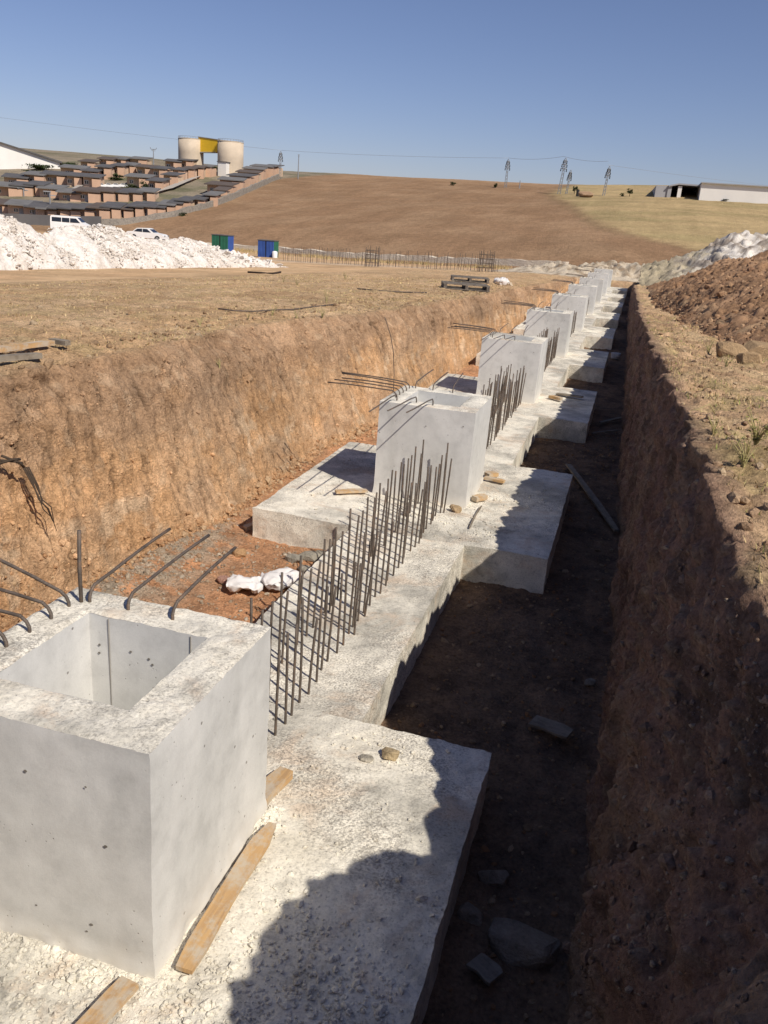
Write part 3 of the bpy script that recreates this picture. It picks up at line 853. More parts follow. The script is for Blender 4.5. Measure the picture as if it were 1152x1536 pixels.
# ------------------------------------------------------------------ SMALL THINGS IN AND AROUND THE TRENCH
def plank(a, b, w, th, label, mat='wood', cat='plank', name='wooden_plank', group=None, ragged=.25, lift=0.0, side=0.0):
    a = Vector(a); b = Vector(b); d = b - a; L = d.length
    n = 14; q = MB(); vs = []
    for k in range(n + 1):
        t = k / n
        ww = w * (1 - ragged * max(0, (t - .85) / .15) - .4 * ragged * max(0, (.12 - t) / .12)) * (1 + .05 * math.sin(9 * t + L * 7))
        off = .012 * math.sin(3 * t)
        for (sx, sz) in ((-.5, 0), (.5, 0), (.5, 1), (-.5, 1)):
            vs.append((t * L, sx * ww + off, sz * th))
    fs = []
    for k in range(n):
        for m in range(4):
            fs.append((k * 4 + m, k * 4 + (m + 1) % 4, (k + 1) * 4 + (m + 1) % 4, (k + 1) * 4 + m))
    fs += [(3, 2, 1, 0), (n * 4, n * 4 + 1, n * 4 + 2, n * 4 + 3)]
    q.add(vs, fs)
    o = q.build(name, M[mat])
    o.location = a + Vector((0, 0, lift))
    o.rotation_euler = Euler((side, -math.asin(max(-1, min(1, d.z / L))), math.atan2(d.y, d.x)))
    return tag(o, label, cat, group)

plank((.72, -.56, .012), (.71, .46, .02), .10, .024, 'long mortar-stained formwork plank lying beside the right face of the nearest pedestal', ragged=.55, lift=.02)
plank((.44, -1.35, .012), (.53, -.69, .012), .10, .03, 'broken orange formwork plank running out of the bottom edge, in front of the nearest pedestal', ragged=.1, lift=.01)
plank((.55, .62, .01), (.60, .93, .012), .10, .06, 'short olive timber offcut tucked against the far right corner of the nearest pedestal', ragged=.05)
plank((.62, 7.95, .03), (.90, 7.88, .03), .09, .035, 'small orange timber offcut on the second pad, the nearer of two', ragged=.1, group=None)
plank((.62, 8.10, .02), (.74, 8.22, .02), .12, .05, 'small orange timber block on the second pad, behind the longer offcut', ragged=.1)
plank((.66, 6.92, .02), (.78, 7.08, .02), .10, .06, 'brown wood block at the foot of the second pedestal', ragged=.2)
plank((.80, 5.9, .016), (.79, 6.75, .02), .018, .014, 'thin pale stick lying on the second pad', 'greywood', 'stick', 'wooden_stick')
plank((1.60, 10.55, -.30), (2.46, 7.65, -.33), .09, .03, 'long grey board leaning down off the second pad into the shaded trench', 'greywood')
plank((1.95, 2.72, -.34), (2.25, 2.62, -.33), .16, .02, 'small pale board scrap in the dark trench right of the nearest pad', 'greywood', 'board', 'board_scrap', ragged=.1)
plank((1.93, .30, -.33), (2.06, .22, -.33), .12, .02, 'dark square board scrap at the bottom of the shaded trench', 'greywood', 'board', 'board_scrap', ragged=.1)
plank((.95, 15.1, .03), (1.5, 14.95, .05), .16, .03, 'splintered grey board lying on the third pad', 'greywood', 'board', 'board_scrap')
plank((.85, 14.6, .03), (1.1, 14.45, .03), .12, .06, 'orange timber offcut on the third pad', cat='plank')
plank((1.95, 14.4, -.33), (2.4, 15.1, -.3), .08, .03, 'grey board scrap in the trench beside the third pad', 'greywood', 'board', 'board_scrap')
plank((1.85, 13.3, -.33), (2.3, 13.7, -.3), .06, .03, 'narrow grey lath in the trench beside the third pad', 'greywood', 'board', 'board_scrap')
plank((-1.0, 6.35, .03), (-.66, 6.58, .03), .10, .03, 'brown board scrap at the left foot of the second pedestal', cat='board', name='board_scrap')
plank((-1.85, 5.55, -.36), (-1.75, 5.75, -.34), .08, .06, 'little timber block against the left end of the second pad')
for k, (px0, py0, px1, py1, m_, lab) in enumerate([(-10, 532, 78, 520, 'wood', 'yellow timber batten on the field by the left edge'),
                                                   (-10, 546, 60, 540, 'greywood', 'grey batten lying just below the yellow batten at the left edge'),
                                                   (78, 517, 102, 521, 'greywood', 'dark wood lump beside the yellow batten on the field')]):
    a = ground_at(px0, py0, .04); b = ground_at(px1, py1, .04)
    plank(a, b, .09, .05, lab, m_, ragged=.1, lift=.02)
a = ground_at(752, 424, .05)
pole_end = Vector((-1.85, 32.4, -.1))
plank(ground_at(765, 425, .1), tuple(pole_end), .12, .05, 'pale yellow plank leaning down the far part of the left bank', ragged=0.0)
# stones and blocks
def rock(name, loc, s, label, colr_, cat='stone', flat=.7, seed=0):
    import bmesh
    rr = np.random.default_rng(900 + seed); pts = rr.normal(0, 1, (26, 3)); pts /= np.linalg.norm(pts, axis=1)[:, None]
    pts = np.sign(pts) * np.abs(pts) ** .7 * rr.uniform(.8, 1.1, (26, 1)) * np.array([1.15, .85, flat])
    bm = bmesh.new()
    for p_ in pts: bm.verts.new(p_ * s)
    bmesh.ops.convex_hull(bm, input=bm.verts)
    bmesh.ops.delete(bm, geom=[v for v in bm.verts if not v.link_faces], context='VERTS')
    bmesh.ops.bevel(bm, geom=list(bm.edges), offset=s * .05, segments=1, affect='EDGES')
    bmesh.ops.triangulate(bm, faces=bm.faces)
    bm.verts.index_update()
    V = np.array([v.co[:] for v in bm.verts]); F_ = np.array([[v.index for v in f.verts] for f in bm.faces]); bm.free()
    V += vecnoise(V / s, 2.5, 940 + seed, 2) * .06 * s
    V[:, 2] -= V[:, 2].min() + .12 * s
    c = np.clip(np.array(colr_)[None, :] * (1 + .3 * fbm(V * 3 / s, 2, 520)[:, None]), 0, 1)
    o = mesh_np(name, V, F_, M['stone'], None, False, c); o.location = loc
    return tag(o, label, cat)
rock('stone', (1.14, 1.37, 0), .055, 'tan stone lying on the nearest pad near its far edge', (.46, .36, .22), seed=1)
rock('stone', (1.0, 1.3, 0), .045, 'flat grey stone just left of the tan stone on the nearest pad', (.42, .38, .31), flat=.3, seed=2)
rock('stone', (.51, 6.44, 0), .075, 'brown stone on the ground beam at the near right corner of the second pedestal', (.45, .33, .2), seed=3)
rock('stone', (2.17, .52, -.4), .17, 'big grey lump with a white plastic wrap in the dark lower right trench', (.30, .245, .19), seed=4, flat=.55)
rock('stone', (1.86, .62, -.4), .07, 'dark stone beside the nearest pad low in the trench', (.30, .245, .19), seed=5)
rock('stone', (1.93, .98, -.4), .08, 'second dark stone farther along the shaded foot of the nearest pad', (.30, .245, .19), seed=6)
rock('stone', (-1.57, 4.81, -.38), .075, 'small broken brick standing on the red soil behind the nearest pedestal', (.44, .27, .14), flat=.8, seed=7, cat='brick')
rock('stone', (-1.42, 4.15, -.38), .09, 'pinkish crumpled lump beside the white sacks', (.44, .26, .2), flat=.4, seed=8)
for k, (x_, y_, s_) in enumerate([(-.98, 4.95, .10), (-.86, 5.1, .12), (-.75, 4.75, .09), (-.9, 4.6, .07), (-.72, 5.25, .1)]):
    rock('concrete_crumb', (x_, y_, -.38), s_, 'grey concrete crumb in the little pile left of the near ground beam', (.36, .33, .27), 'rubble', .5, 20 + k)['group'] = 'concrete crumbs left of the ground beam'
rock('stone', (-.56, 9.0, 0), .13, 'pale stone behind the second pedestal', (.7, .65, .58), seed=9)
rock('stone', (2.35, 3.6, -.4), .05, 'small pale stone on the dark floor between the first two pads', (.34, .3, .25), seed=10)
rock('white_pipe_stub', (1.95, 24.7, -.36), .16, 'white lump in the shaded trench beside the fourth pad', (.6, .58, .55), 'debris', .8, 11)
rock('stone', (2.62, 14.3, 1.42), .09, 'white stone on the right bank edge', (.6, .56, .5), seed=12)
# white sacks
def sack(loc, lx, ly, rz, label, seed):
    V, F_ = ICO1[0].copy(), ICO1[1]
    import bmesh
    bm = bmesh.new(); bmesh.ops.create_icosphere(bm, subdivisions=4, radius=1)
    V = np.array([v.co[:] for v in bm.verts]); F_ = np.array([[v.index for v in f.verts] for f in bm.faces]); bm.free()
    V = np.sign(V) * np.abs(V) ** .8 * np.array([lx * 1.15, ly * 1.15, .055])
    V += vecnoise(V, 5, 600 + seed, 3) * np.array([.06, .06, .03]) + (ridged(V * 8, 4, 620 + seed) - .55)[:, None] * np.array([.02, .02, .075])
    V += vecnoise(V, 22, 640 + seed, 2) * .008
    V[:, 2] = np.maximum(V[:, 2], -.05)
    o = mesh_np('white_sack', V, F_, M['sack'], None, True); o.location = loc; o.rotation_euler = (0, 0, rz)
    return tag(o, label, 'sack')
M['sack'] = simple('sack_fabric', (.72, .70, .68), .8, .12, 6)
sack((-1.15, 4.06, -.32), .17, .10, .3, 'crumpled white sack with a pink end, the left of two on the red soil', 1)
sack((-.84, 4.3, -.30), .20, .13, .9, 'bigger crumpled white sack, the right of two, beside the ground beam', 2)
pb = ground_at(752, 424, .1)
q = sack((pb[0], pb[1], pb[2] + .02), .30, .26, .5, 'small white bag on the left bank edge beside the pallets', 3); q.scale = (1, 1, 2.4); q.name = 'white_bag'
# roots and wires
def wire(pts, r, label, cat, name, mat='rebar', n=6):
    q = MB(); q.tube(pts, r, n); o = q.build(name, M[mat], None, True); return tag(o, label, cat)
M['root'] = simple('root_bark', (.07, .05, .035), .95, .3, 20)
q = MB()
for k in range(4):
    x0_ = -2.80 + .01 * k; y0_ = 2.86 + .012 * k
    q.tube([(x0_ + .04, y0_, 1.0), (x0_ + .10, y0_ + .01 + .008 * k, .88 - .02 * k), (x0_ + .16, y0_ + .03 - .03 * (k % 2), .74 - .02 * k), (x0_ + .20, y0_ + .05 + .03 * (k % 3) - .02, .62), (x0_ + .24, y0_ + .07, .55 - .05 * k)], [.007, .007, .006, .005, .003], 6)
tag(q.build('tree_root', M['root'], None, True), 'dark bundle of dead roots hanging down the left wall near the edge', 'root')
q = MB()
for k in range(3):
    q.tube([(-2.78, 2.55 + .04 * k, 1.1 + .03 * k), (-2.70, 2.66 + .05 * k, 1.13 - .03 * k), (-2.72, 2.78 + .02 * k, 1.10 - .04 * k)], .012, 6)
tag(q.build('tree_root', M['root'], None, True), 'dark root stub poking out of the left wall at the left border', 'root')
wire([(-2.12, 13.0, .05), (-2.14, 13.02, .4), (-2.17, 12.95, .85), (-2.2, 12.75, 1.2), (-2.3, 12.6, 1.55)], .008, 'tall thin dark wire standing against the left wall behind the second pedestal', 'wire', 'steel_wire')
cpts = [ground_at(a_, b_, .03) for a_, b_ in [(328, 463), (352, 466), (380, 467), (410, 465), (440, 464), (470, 460), (500, 457)]]
wire(cpts, .014, 'dark hose lying across the dry field', 'hose', 'field_hose')
cpts = [ground_at(a_, b_, .03) for a_, b_ in [(536, 433), (570, 436), (605, 438), (640, 439)]]
wire(cpts, .018, 'dark bar on the far field near the pallets', 'bar', 'steel_bar')
cpts = [ground_at(a_, b_, .05) for a_, b_ in [(372, 408), (390, 409), (410, 410), (421, 408)]]
wire(cpts, .045, 'dark log at the right tip of the white heap', 'log', 'wooden_log', 'root')

# loose gravel on the trench floor
n = 5200
gx = np.concatenate([rng.uniform(.9, 2.5, 2400), rng.uniform(-2.6, -.5, 1500), rng.normal(-2.3, .3, 1300)])
gy = np.concatenate([rng.uniform(-1.5, 14, 2400), rng.uniform(2.0, 5.4, 1500), rng.normal(4.2, .7, 1300)])
ok = ~((gx > XS0) & (gx < XS1)) & (gx > np.interp(gy, LF[:, 0], LF[:, 1]) + .12); gx, gy = gx[ok], gy[ok]
pad_in = np.zeros(len(gx), bool)
for i in range(3): pad_in |= (gx > PX0 - .03) & (gx < PX1 + .03) & (gy > i * S + DN - .03) & (gy < i * S + DF + .03)
gx, gy = gx[~pad_in], gy[~pad_in]
gzv = np.array([near_ground(a, b) for a, b in zip(gx, gy)])
ss = rng.lognormal(math.log(.011), .5, len(gx)).clip(.005, .05)
V, F_ = stones(np.stack([gx, gy, gzv + .003], -1), ss)
cc = np.array([(.42, .34, .25), (.40, .26, .16), (.34, .26, .18), (.50, .42, .32)])[rng.integers(0, 4, len(gx))]
cc = np.where((gx > .8)[:, None], cc * np.array([.85, .72, .6]), cc)  # right-hand stones tinted darker and warmer for the trench shade
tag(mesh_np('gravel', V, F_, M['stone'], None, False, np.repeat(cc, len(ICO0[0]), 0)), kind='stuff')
# stones stuck in the near right bank
r_i = rng.integers(0, NR, 42000); c_i = rng.integers(cC + 4, cD - 4, 42000)
ok = (ys[r_i] > -1.5) & (ys[r_i] < 5) & (rng.uniform(0, 1, 42000) < np.exp(-np.clip(ys[r_i] - .3, 0, 9) / .9) * .5)
Pq = P[r_i[ok], c_i[ok]]
ss = rng.lognormal(math.log(.0095), .55, len(Pq)).clip(.004, .04)
V, F_ = stones(Pq, ss, (.6, 1.0))
cc = np.array([(.34, .24, .18), (.28, .19, .14), (.40, .31, .23), (.25, .17, .12)])[rng.integers(0, 4, len(Pq))]
tag(mesh_np('bank_gravel', V, F_, M['stone'], None, False, np.repeat(cc, len(ICO0[0]), 0)), kind='stuff')

# clods along both bank tops and on the fields
def clods(n, xr, yr, size, name, cols):
    x_ = rng.uniform(*xr, n); y_ = yr[0] + (yr[1] - yr[0]) * rng.uniform(0, 1, n) ** 1.6
    if xr[0] < 0:
        e = np.interp(y_, LT[:, 0], LT[:, 1]); x_ = e - .02 - rng.exponential(1.3, n)
    else:
        e = np.interp(y_, RT[:, 0], RT[:, 1]); x_ = e + .02 + rng.exponential(1.1, n)
    okk = (x_ > XL + .2) & (x_ < XR - .2); x_, y_ = x_[okk], y_[okk]
    z_ = np.array([near_ground(a, b) for a, b in zip(x_, y_)])
    s_ = rng.lognormal(math.log(size), .5, len(x_)).clip(size * .4, size * 4)
    V, F_ = stones(np.stack([x_, y_, z_ + s_ * .2], -1), s_, (.5, .9))
    cc = np.array(cols)[rng.integers(0, len(cols), len(x_))]
    tag(mesh_np(name, V, F_, M['stone'], None, False, np.repeat(cc, len(ICO0[0]), 0)), kind='stuff')
clods(1700, (-9, -3), (1.5, 30), .018, 'field_clods', [(.40, .27, .16), (.33, .22, .13), (.45, .34, .22)])
clods(1500, (3, 9), (0, 24), .015, 'bank_clods', [(.46, .32, .20), (.38, .255, .16), (.52, .39, .25), (.32, .21, .13)])

r_i = rng.integers(0, NR, 30000); c_i = rng.integers(cA + 1, cB - 1, 30000)
kk = rng.uniform(0, 1, 30000)
ok = (ys[r_i] > 2) & (ys[r_i] < 13) & (kk < np.where(c_i < cA + 34, .55, .16) * smooth(-.25, .3, fbm(np.stack([ys[r_i] * 1.5, c_i * .06, c_i * 0], -1), 3, 741)))
Pq = P[r_i[ok], c_i[ok]]; s_ = rng.lognormal(math.log(.009), .55, len(Pq)).clip(.004, .045)
V, F_ = stones(Pq, s_, (.5, .95))
cc = colr[r_i[ok], c_i[ok]] * rng.uniform(.75, 1.2, (len(Pq), 1))
tag(mesh_np('bank_crumbs', V, F_, M['stone'], None, False, np.repeat(cc, len(ICO0[0]), 0)), kind='stuff')
# crumbs gathered along the foot of the left wall
n = 2600; y_ = rng.uniform(2.2, 14, n); x_ = np.interp(y_, LF[:, 0], LF[:, 1]) + rng.exponential(.10, n) - .03
ok = ~((x_ > PX0 - .03) & (np.abs((y_ + 3.6385) % S - 3.6385 + .1) < 1.9)); x_, y_ = x_[ok], y_[ok]
z_ = np.array([near_ground(a, b) for a, b in zip(x_, y_)]); s_ = rng.lognormal(math.log(.013), .6, len(x_)).clip(.005, .07)
V, F_ = stones(np.stack([x_, y_, z_ + s_ * .2], -1), s_, (.5, .95)); cc = np.array([(.50, .30, .16), (.44, .25, .13), (.54, .38, .23)])[rng.integers(0, 3, len(x_))]
tag(mesh_np('foot_crumbs', V, F_, M['stone'], None, False, np.repeat(cc, len(ICO0[0]), 0)), kind='stuff')
# dry grass
def blades(x_, y_, hgt, cols, name, lean=.6, wid=.005):
    n = len(x_)
    z_ = np.array([near_ground(a, b) for a, b in zip(x_, y_)])
    a = rng.uniform(0, 2 * np.pi, n); l = rng.uniform(.1, 1.0, n) * lean
    h_ = hgt * rng.uniform(.4, 1.3, n)
    w_ = wid * rng.uniform(.6, 1.5, n) * (1 + y_ / 18)
    b0 = np.stack([x_, y_, z_ - .01], -1)
    sdir = np.stack([-np.sin(a), np.cos(a), 0 * a], -1) * w_[:, None]
    ldir = np.stack([np.cos(a) * l * h_, np.sin(a) * l * h_, h_ * np.sqrt(np.clip(1 - (l * .8) ** 2, .1, 1))], -1)
    mid = b0 + ldir * .55 + np.array([0, 0, 1]) * (h_ * .08)[:, None]
    V = np.stack([b0 - sdir, b0 + sdir, mid + sdir * .6, mid - sdir * .6, b0 + ldir], 1).reshape(-1, 3)
    k = np.arange(n)[:, None] * 5
    F3 = np.concatenate([np.concatenate([k, k + 1, k + 2], 1), np.concatenate([k, k + 2, k + 3], 1), np.concatenate([k + 3, k + 2, k + 4], 1)], 0)
    cc = np.array(cols)[rng.integers(0, len(cols), n)] * rng.uniform(.7, 1.2, (n, 1))
    return tag(mesh_np(name, V, F3, M['leaf'], None, False, np.repeat(cc, 5, 0)), kind='stuff')
STRAW = [(.74, .58, .32), (.68, .52, .27), (.62, .45, .23), (.52, .44, .20), (.56, .41, .21)]
n = 34000
y_ = 1.5 + 34 * rng.uniform(0, 1, n) ** 1.5; e = np.interp(y_, LT[:, 0], LT[:, 1])
x_ = e - .05 - rng.uniform(0, 1, n) ** 1.2 * (10.5)
dn_ = fbm(np.stack([x_ * .7, y_ * .7, x_ * 0], -1), 3, 701); ok = (rng.uniform(0, 1, n) < .22 + .9 * smooth(-.1, .4, dn_)) & (x_ > XL + .1)
ok &= ~((y_ < 3.6) & (x_ > -4.2) & (rng.uniform(0, 1, n) < .85))
blades(x_[ok], y_[ok], .05, STRAW, 'dry_grass', .95)
n = 60000
y_ = .4 + 20 * rng.uniform(0, 1, n) ** 1.5; e = np.interp(y_, RT[:, 0], RT[:, 1])
x_ = e + .03 + rng.uniform(0, 1, n) * 5.5
dn_ = fbm(np.stack([x_ * .9, y_ * .9, x_ * 0], -1), 3, 711); ok = rng.uniform(0, 1, n) < .12 + .9 * smooth(-.08, .3, dn_)
blades(x_[ok], y_[ok], .05, STRAW + [(.30, .33, .10)], 'bank_grass', .95, .0042)

# dry brush along the foot of the hill
n = 9000; x_ = rng.uniform(-45, 8, n); yb_ = 76 + np.clip(-0.38 * x_, 0, 24); y_ = yb_ - 2.5 + rng.normal(0, 1.6, n)
ok = rng.uniform(0, 1, n) < smooth(-.1, .3, fbm(np.stack([x_ * .3, y_ * .3, x_ * 0], -1), 3, 761)); x_, y_ = x_[ok], y_[ok]; n = len(x_)
a = rng.uniform(0, 2 * np.pi, n); h_ = rng.uniform(.15, .55, n); w_ = .03
b0 = np.stack([x_, y_, zt(x_, y_) - .03], -1); sd = np.stack([np.cos(a), np.sin(a), 0 * a], -1) * w_
tip = b0 + np.stack([np.sin(a) * h_ * .4, np.cos(a) * h_ * .4, h_], -1)
V = np.stack([b0 - sd, b0 + sd, tip], 1).reshape(-1, 3); F3 = np.arange(3 * n).reshape(-1, 3)
cc = np.array(STRAW)[rng.integers(0, len(STRAW), n)] * rng.uniform(.6, 1.05, (n, 1))
tag(mesh_np('dry_brush', V, F3, M['leaf'], None, False, np.repeat(cc, 3, 0)), kind='stuff')
# weeds: separate plants
def weed(loc, h, n, label, cols, name='weed', group=None, spread=.5, leafy=True):
    q = empty(name, loc)
    st = MB(); L = MB(); lc = []
    Vl, Fl, Cl = [], [], []
    for k in range(n):
        a = random.uniform(0, 6.28); l = random.uniform(.15, spread) * h; hh = h * random.uniform(.5, 1)
        p = [(0, 0, -.02), (math.cos(a) * l * .3, math.sin(a) * l * .3, hh * .5), (math.cos(a) * l, math.sin(a) * l, hh)]
        st.tube(p, [.004, .003, .0015], 4)
        if leafy:
            for m in range(9):
                t = random.uniform(.2, 1); bx, by, bz = math.cos(a) * l * t, math.sin(a) * l * t, hh * t
                aa = random.uniform(0, 6.28); s_ = h * random.uniform(.05, .12)
                d = Vector((math.cos(aa), math.sin(aa), random.uniform(-.2, .6))) * s_; w = Vector((-math.sin(aa), math.cos(aa), 0)) * s_ * .32
                b0 = Vector((bx, by, bz)); i0 = len(Vl)
                Vl += [b0, b0 + d * .5 + w, b0 + d, b0 + d * .5 - w]; Fl.append([i0, i0 + 1, i0 + 2, i0 + 3])
                cc = np.array(random.choice(cols)) * random.uniform(.7, 1.2); Cl += [cc] * 4
    so = st.build('stem', M['straw'], q)
    if leafy:
        mesh_np('leaves', np.array([v[:] for v in Vl]), Fl, M['leaf'], q, False, np.array(Cl))
    return tag(q, label, 'weed', group)
M['straw'] = simple('straw_stem', (.42, .36, .16), .9, .2, 30)
GREEN = [(.10, .14, .045), (.15, .17, .06), (.20, .20, .08)]
YEL = [(.42, .38, .12), (.36, .34, .10), (.30, .30, .09)]
wl = [((490, 455), .34, 7, 'upright green weed on the left bank edge beside the end of the hose', GREEN), ((408, 473), .26, 6, 'bushy green weed by the middle of the hose', GREEN),
      ((483, 478), .20, 8, 'low green weed on the crumbling left bank edge below the upright one', GREEN), ((445, 480), .18, 7, 'low weed between the hose and the left bank edge', GREEN),
      ((300, 492), .16, 7, 'low olive weed on the dry field above the left bank', GREEN), ((330, 512), .15, 7, 'small weed clump on the left bank edge', GREEN), ((518, 419), .42, 8, 'twiggy olive weed far out on the field', GREEN),
      ((425, 424), .3, 8, 'flat green weed near the right end of the white heap', GREEN), ((445, 428), .25, 8, 'second flat green weed right of the white heap', GREEN), ((372, 480), .15, 6, 'low weed left of the bushy green weed', GREEN)]
for (px, py), h_, n_, lab, cs in wl:
    g = ground_at(px, py); weed((g[0], g[1], near_ground(g[0], g[1]) if XL < g[0] < XR and g[1] < YB else g[2]), h_, n_, lab, cs, 'green_weed')
def near_hit(px, py, zoff=0): return ground_at(px, py, zoff)
wl = [((1118, 735), .30, 16, 'big yellow-green weed on the right bank, near the right border', YEL), ((1100, 770), .2, 10, 'small yellow weed just below the big yellow-green one', YEL),
      ((1060, 545), .25, 10, 'green weed patch halfway along the right bank', GREEN), ((1085, 572), .22, 9, 'olive weed near the clods on the right bank', GREEN), ((1060, 700), .16, 8, 'thin weed on the right bank edge', YEL)]
for (px, py), h_, n_, lab, cs in wl:
    g = near_hit(px, py); weed((g[0], g[1], near_ground(g[0], g[1])), h_, n_, lab, cs, 'bank_weed')
for (px, py), dx_, lab in [((1130, 745), (.9, -.35, .25), 'long bent straw stalk on the right bank beside the yellow weed'), ((1066, 655), (-.22, -.12, .04), 'single straw stalk bending over the right bank edge'), ((1140, 840), (.3, .15, .06), 'pale twig lying on the right bank corner')]:
    g = near_hit(px, py); z0 = near_ground(g[0], g[1])
    q = MB(); q.tube([(g[0], g[1], z0), (g[0] + dx_[0] * .3, g[1] + dx_[1] * .3, z0 + dx_[2] * .7 + .06), (g[0] + dx_[0] * .7, g[1] + dx_[1] * .7, z0 + dx_[2]), (g[0] + dx_[0], g[1] + dx_[1], z0 + dx_[2] * .6)], [.005, .004, .003, .002], 5)
    tag(q.build('straw_stalk', M['straw'], None, True), lab, 'stalk')

# ------------------------------------------------------------------ HEAPS
def heap(name, label, cat, x0, x1, y0, y1, st, hfun, colf, mat, dispf, kind=None):
    nx, ny = int((x1 - x0) / st) + 1, int((y1 - y0) / st) + 1
    A, B = np.meshgrid(np.linspace(x0, x1, nx), np.linspace(y0, y1, ny))
    hh = hfun(A, B)
    base = zt(A, B)
    Vh = np.stack([A, B, base + hh], -1)
    m = smooth(0.0, .35, hh)
    d = dispf(Vh, hh) * m[..., None]
    Vh = Vh + d
    Vh[..., 2] = np.where(hh <= 0.001, base - .25, Vh[..., 2])
    keepF = grid_faces(ny, nx); hf = hh.reshape(-1)[keepF].max(1) > 0.0
    keepF = keepF[hf]; used = np.unique(keepF); rem = np.full(nx * ny, -1, np.int64); rem[used] = np.arange(len(used))
    cc = colf(Vh, hh).reshape(-1, 3)[used]
    o = mesh_np(name, Vh.reshape(-1, 3)[used], rem[keepF], mat, None, True, cc)
    return tag(o, label, cat)

def z2(A, B): return np.stack([A, B, A * 0], -1)
# brown spoil heap on the right bank
def h_soil(A, B):
    w = fbm(z2(A * .5, B * .5), 3, 801) * .5
    d = np.interp(B, [7.5, 9, 11.3, 12.5, 16.6, 24, 34, 46, 54], [4.4, 4.1, 3.9, 3.65, 3.35, 3.05, 2.9, 2.8, 2.8])
    up_ = (A - d + w * .5)
    top = np.interp(B, [6.5, 9, 12, 18, 24, 32, 42, 50, 56], [0, .45, 1.2, 2.3, 2.9, 3.0, 2.4, 1.2, 0]) * (1 + .15 * fbm(z2(A * .6, B * .6), 3, 803))
    r = top * (1 - np.exp(-np.clip(up_, 0, 99) / np.interp(B, [6, 12, 20, 40], [2.2, 2.6, 3.2, 3.4])))
    r = r * (1 - smooth(15, 20, A))
    return np.where(up_ > 0, r, 0)
def c_soil(V, hh):
    a = fbm(V * .9, 4, 811); b = fbm(V * 3, 3, 813)
    c = lerp(C3((.35, .21, .12)), C3((.44, .275, .165)), smooth(-.3, .4, a)); c = lerp(c, C3((.23, .135, .08)), smooth(.05, .5, b) * .7)
    return lerp(c, C3((.42, .30, .18)), smooth(.2, .5, a) * (1 - smooth(.2, .7, hh)) * .8)
def d_soil(V, hh):
    r = np.clip(fbm(V * 5.5, 3, 821), -.25, 1) * .14 + (ridged(V * 1.3, 2, 823) - .5) * .10 + fbm(V * 11, 2, 825) * .07
    return np.stack([vecnoise(V, 3, 831, 2)[..., 0] * .06, vecnoise(V, 3, 833, 2)[..., 1] * .06, r], -1)
heap('soil_heap', 'big brown cloddy spoil heap along the right side of the trench', 'soil heap', 2.9, 16, 6.5, 56, .06, h_soil, c_soil, M['heap_soil'], d_soil)
# loose clods lying over the heap foot (big ones)
n = 24000
xx = 2.95 + 7 * rng.uniform(0, 1, n) ** 1.3; yy = 8 + 26 * rng.uniform(0, 1, n) ** 1.1
hh = h_soil(xx[None], yy[None])[0]; ok = (hh > -.1) & (rng.uniform(0, 1, n) < .55 + .45 * np.exp(-hh * 1.2))
xx, yy, hh = xx[ok], yy[ok], hh[ok]
s_ = rng.lognormal(math.log(.019), .6, len(xx)).clip(.008, .14)
V, F_ = stones(np.stack([xx, yy, zt(xx, yy) + hh + s_ * .3], -1), s_, (.5, .95))
cc = np.array([(.42, .26, .15), (.34, .205, .12), (.50, .33, .20), (.28, .165, .10)])[rng.integers(0, 4, len(xx))]
tag(mesh_np('heap_clods', V, F_, M['stone'], None, False, np.repeat(cc, len(ICO0[0]), 0)), kind='stuff')
for k, (px, py, s_, lab) in enumerate([(1092, 550, .22, 'largest tan soil block at the foot of the brown heap'), (1135, 553, .26, 'tan soil block beside the right border at the foot of the brown heap'), (1118, 565, .15, 'smaller tan soil block between two bigger ones')]):
    g = ground_at(px, py); rock('soil_block', (g[0], g[1], near_ground(g[0], g[1])), s_, lab, (.42, .29, .165), 'soil block', .75, 30 + k)

# white rubble on the right, behind the brown heap
def h_white(A, B):
    crest = np.interp(A, [.5, 1.9, 3.3, 4.3, 5.5, 6.6, 7.7, 8.9, 14, 40], [.2, 1.1, 1.45, 1.75, 2.2, 2.85, 3.4, 3.7, 4.4, 6]) * (1 + .12 * fbm(z2(A * .5, B * .5), 3, 841))
    c0 = 57 + .05 * A
    p = np.clip(1 - np.abs(B - c0) / np.interp(A, [2, 8, 40], [3.0, 7.0, 10.0]), 0, 1)
    return crest * p ** .8
def c_white(V, hh):
    a = fbm(V * np.array([.8, .8, 1.2]), 4, 851); b = fbm(V * 2.5, 3, 853)
    c = lerp(C3((.76, .71, .64)), C3((.36, .31, .26)), smooth(-.08, .18, a))  # grey and dark patches paint shading into the ridge colour
    c = lerp(c, C3((.22, .165, .12)), smooth(.05, .4, b) * .75)
    return lerp(C3((.42, .36, .25)), c, smooth(3.5, 7, V[..., 0] + a * 4))
def d_rub(V, hh):
    r = fbm(V * 1.8, 4, 861) * .30 + (ridged(V * 1.3, 4, 863) - .5) * .34 + fbm(V * 7, 3, 865) * .18
    return np.stack([r * 0 + vecnoise(V, 1.5, 867, 2)[..., 0] * .2, vecnoise(V, 1.5, 867, 2)[..., 1] * .2, r], -1)
heap('white_rubble_heap', 'long pale rubble ridge behind the brown spoil heap on the right', 'rubble heap', 2.45, 30, 46, 68, .13, h_white, c_white, M['heap_soil'], d_rub)
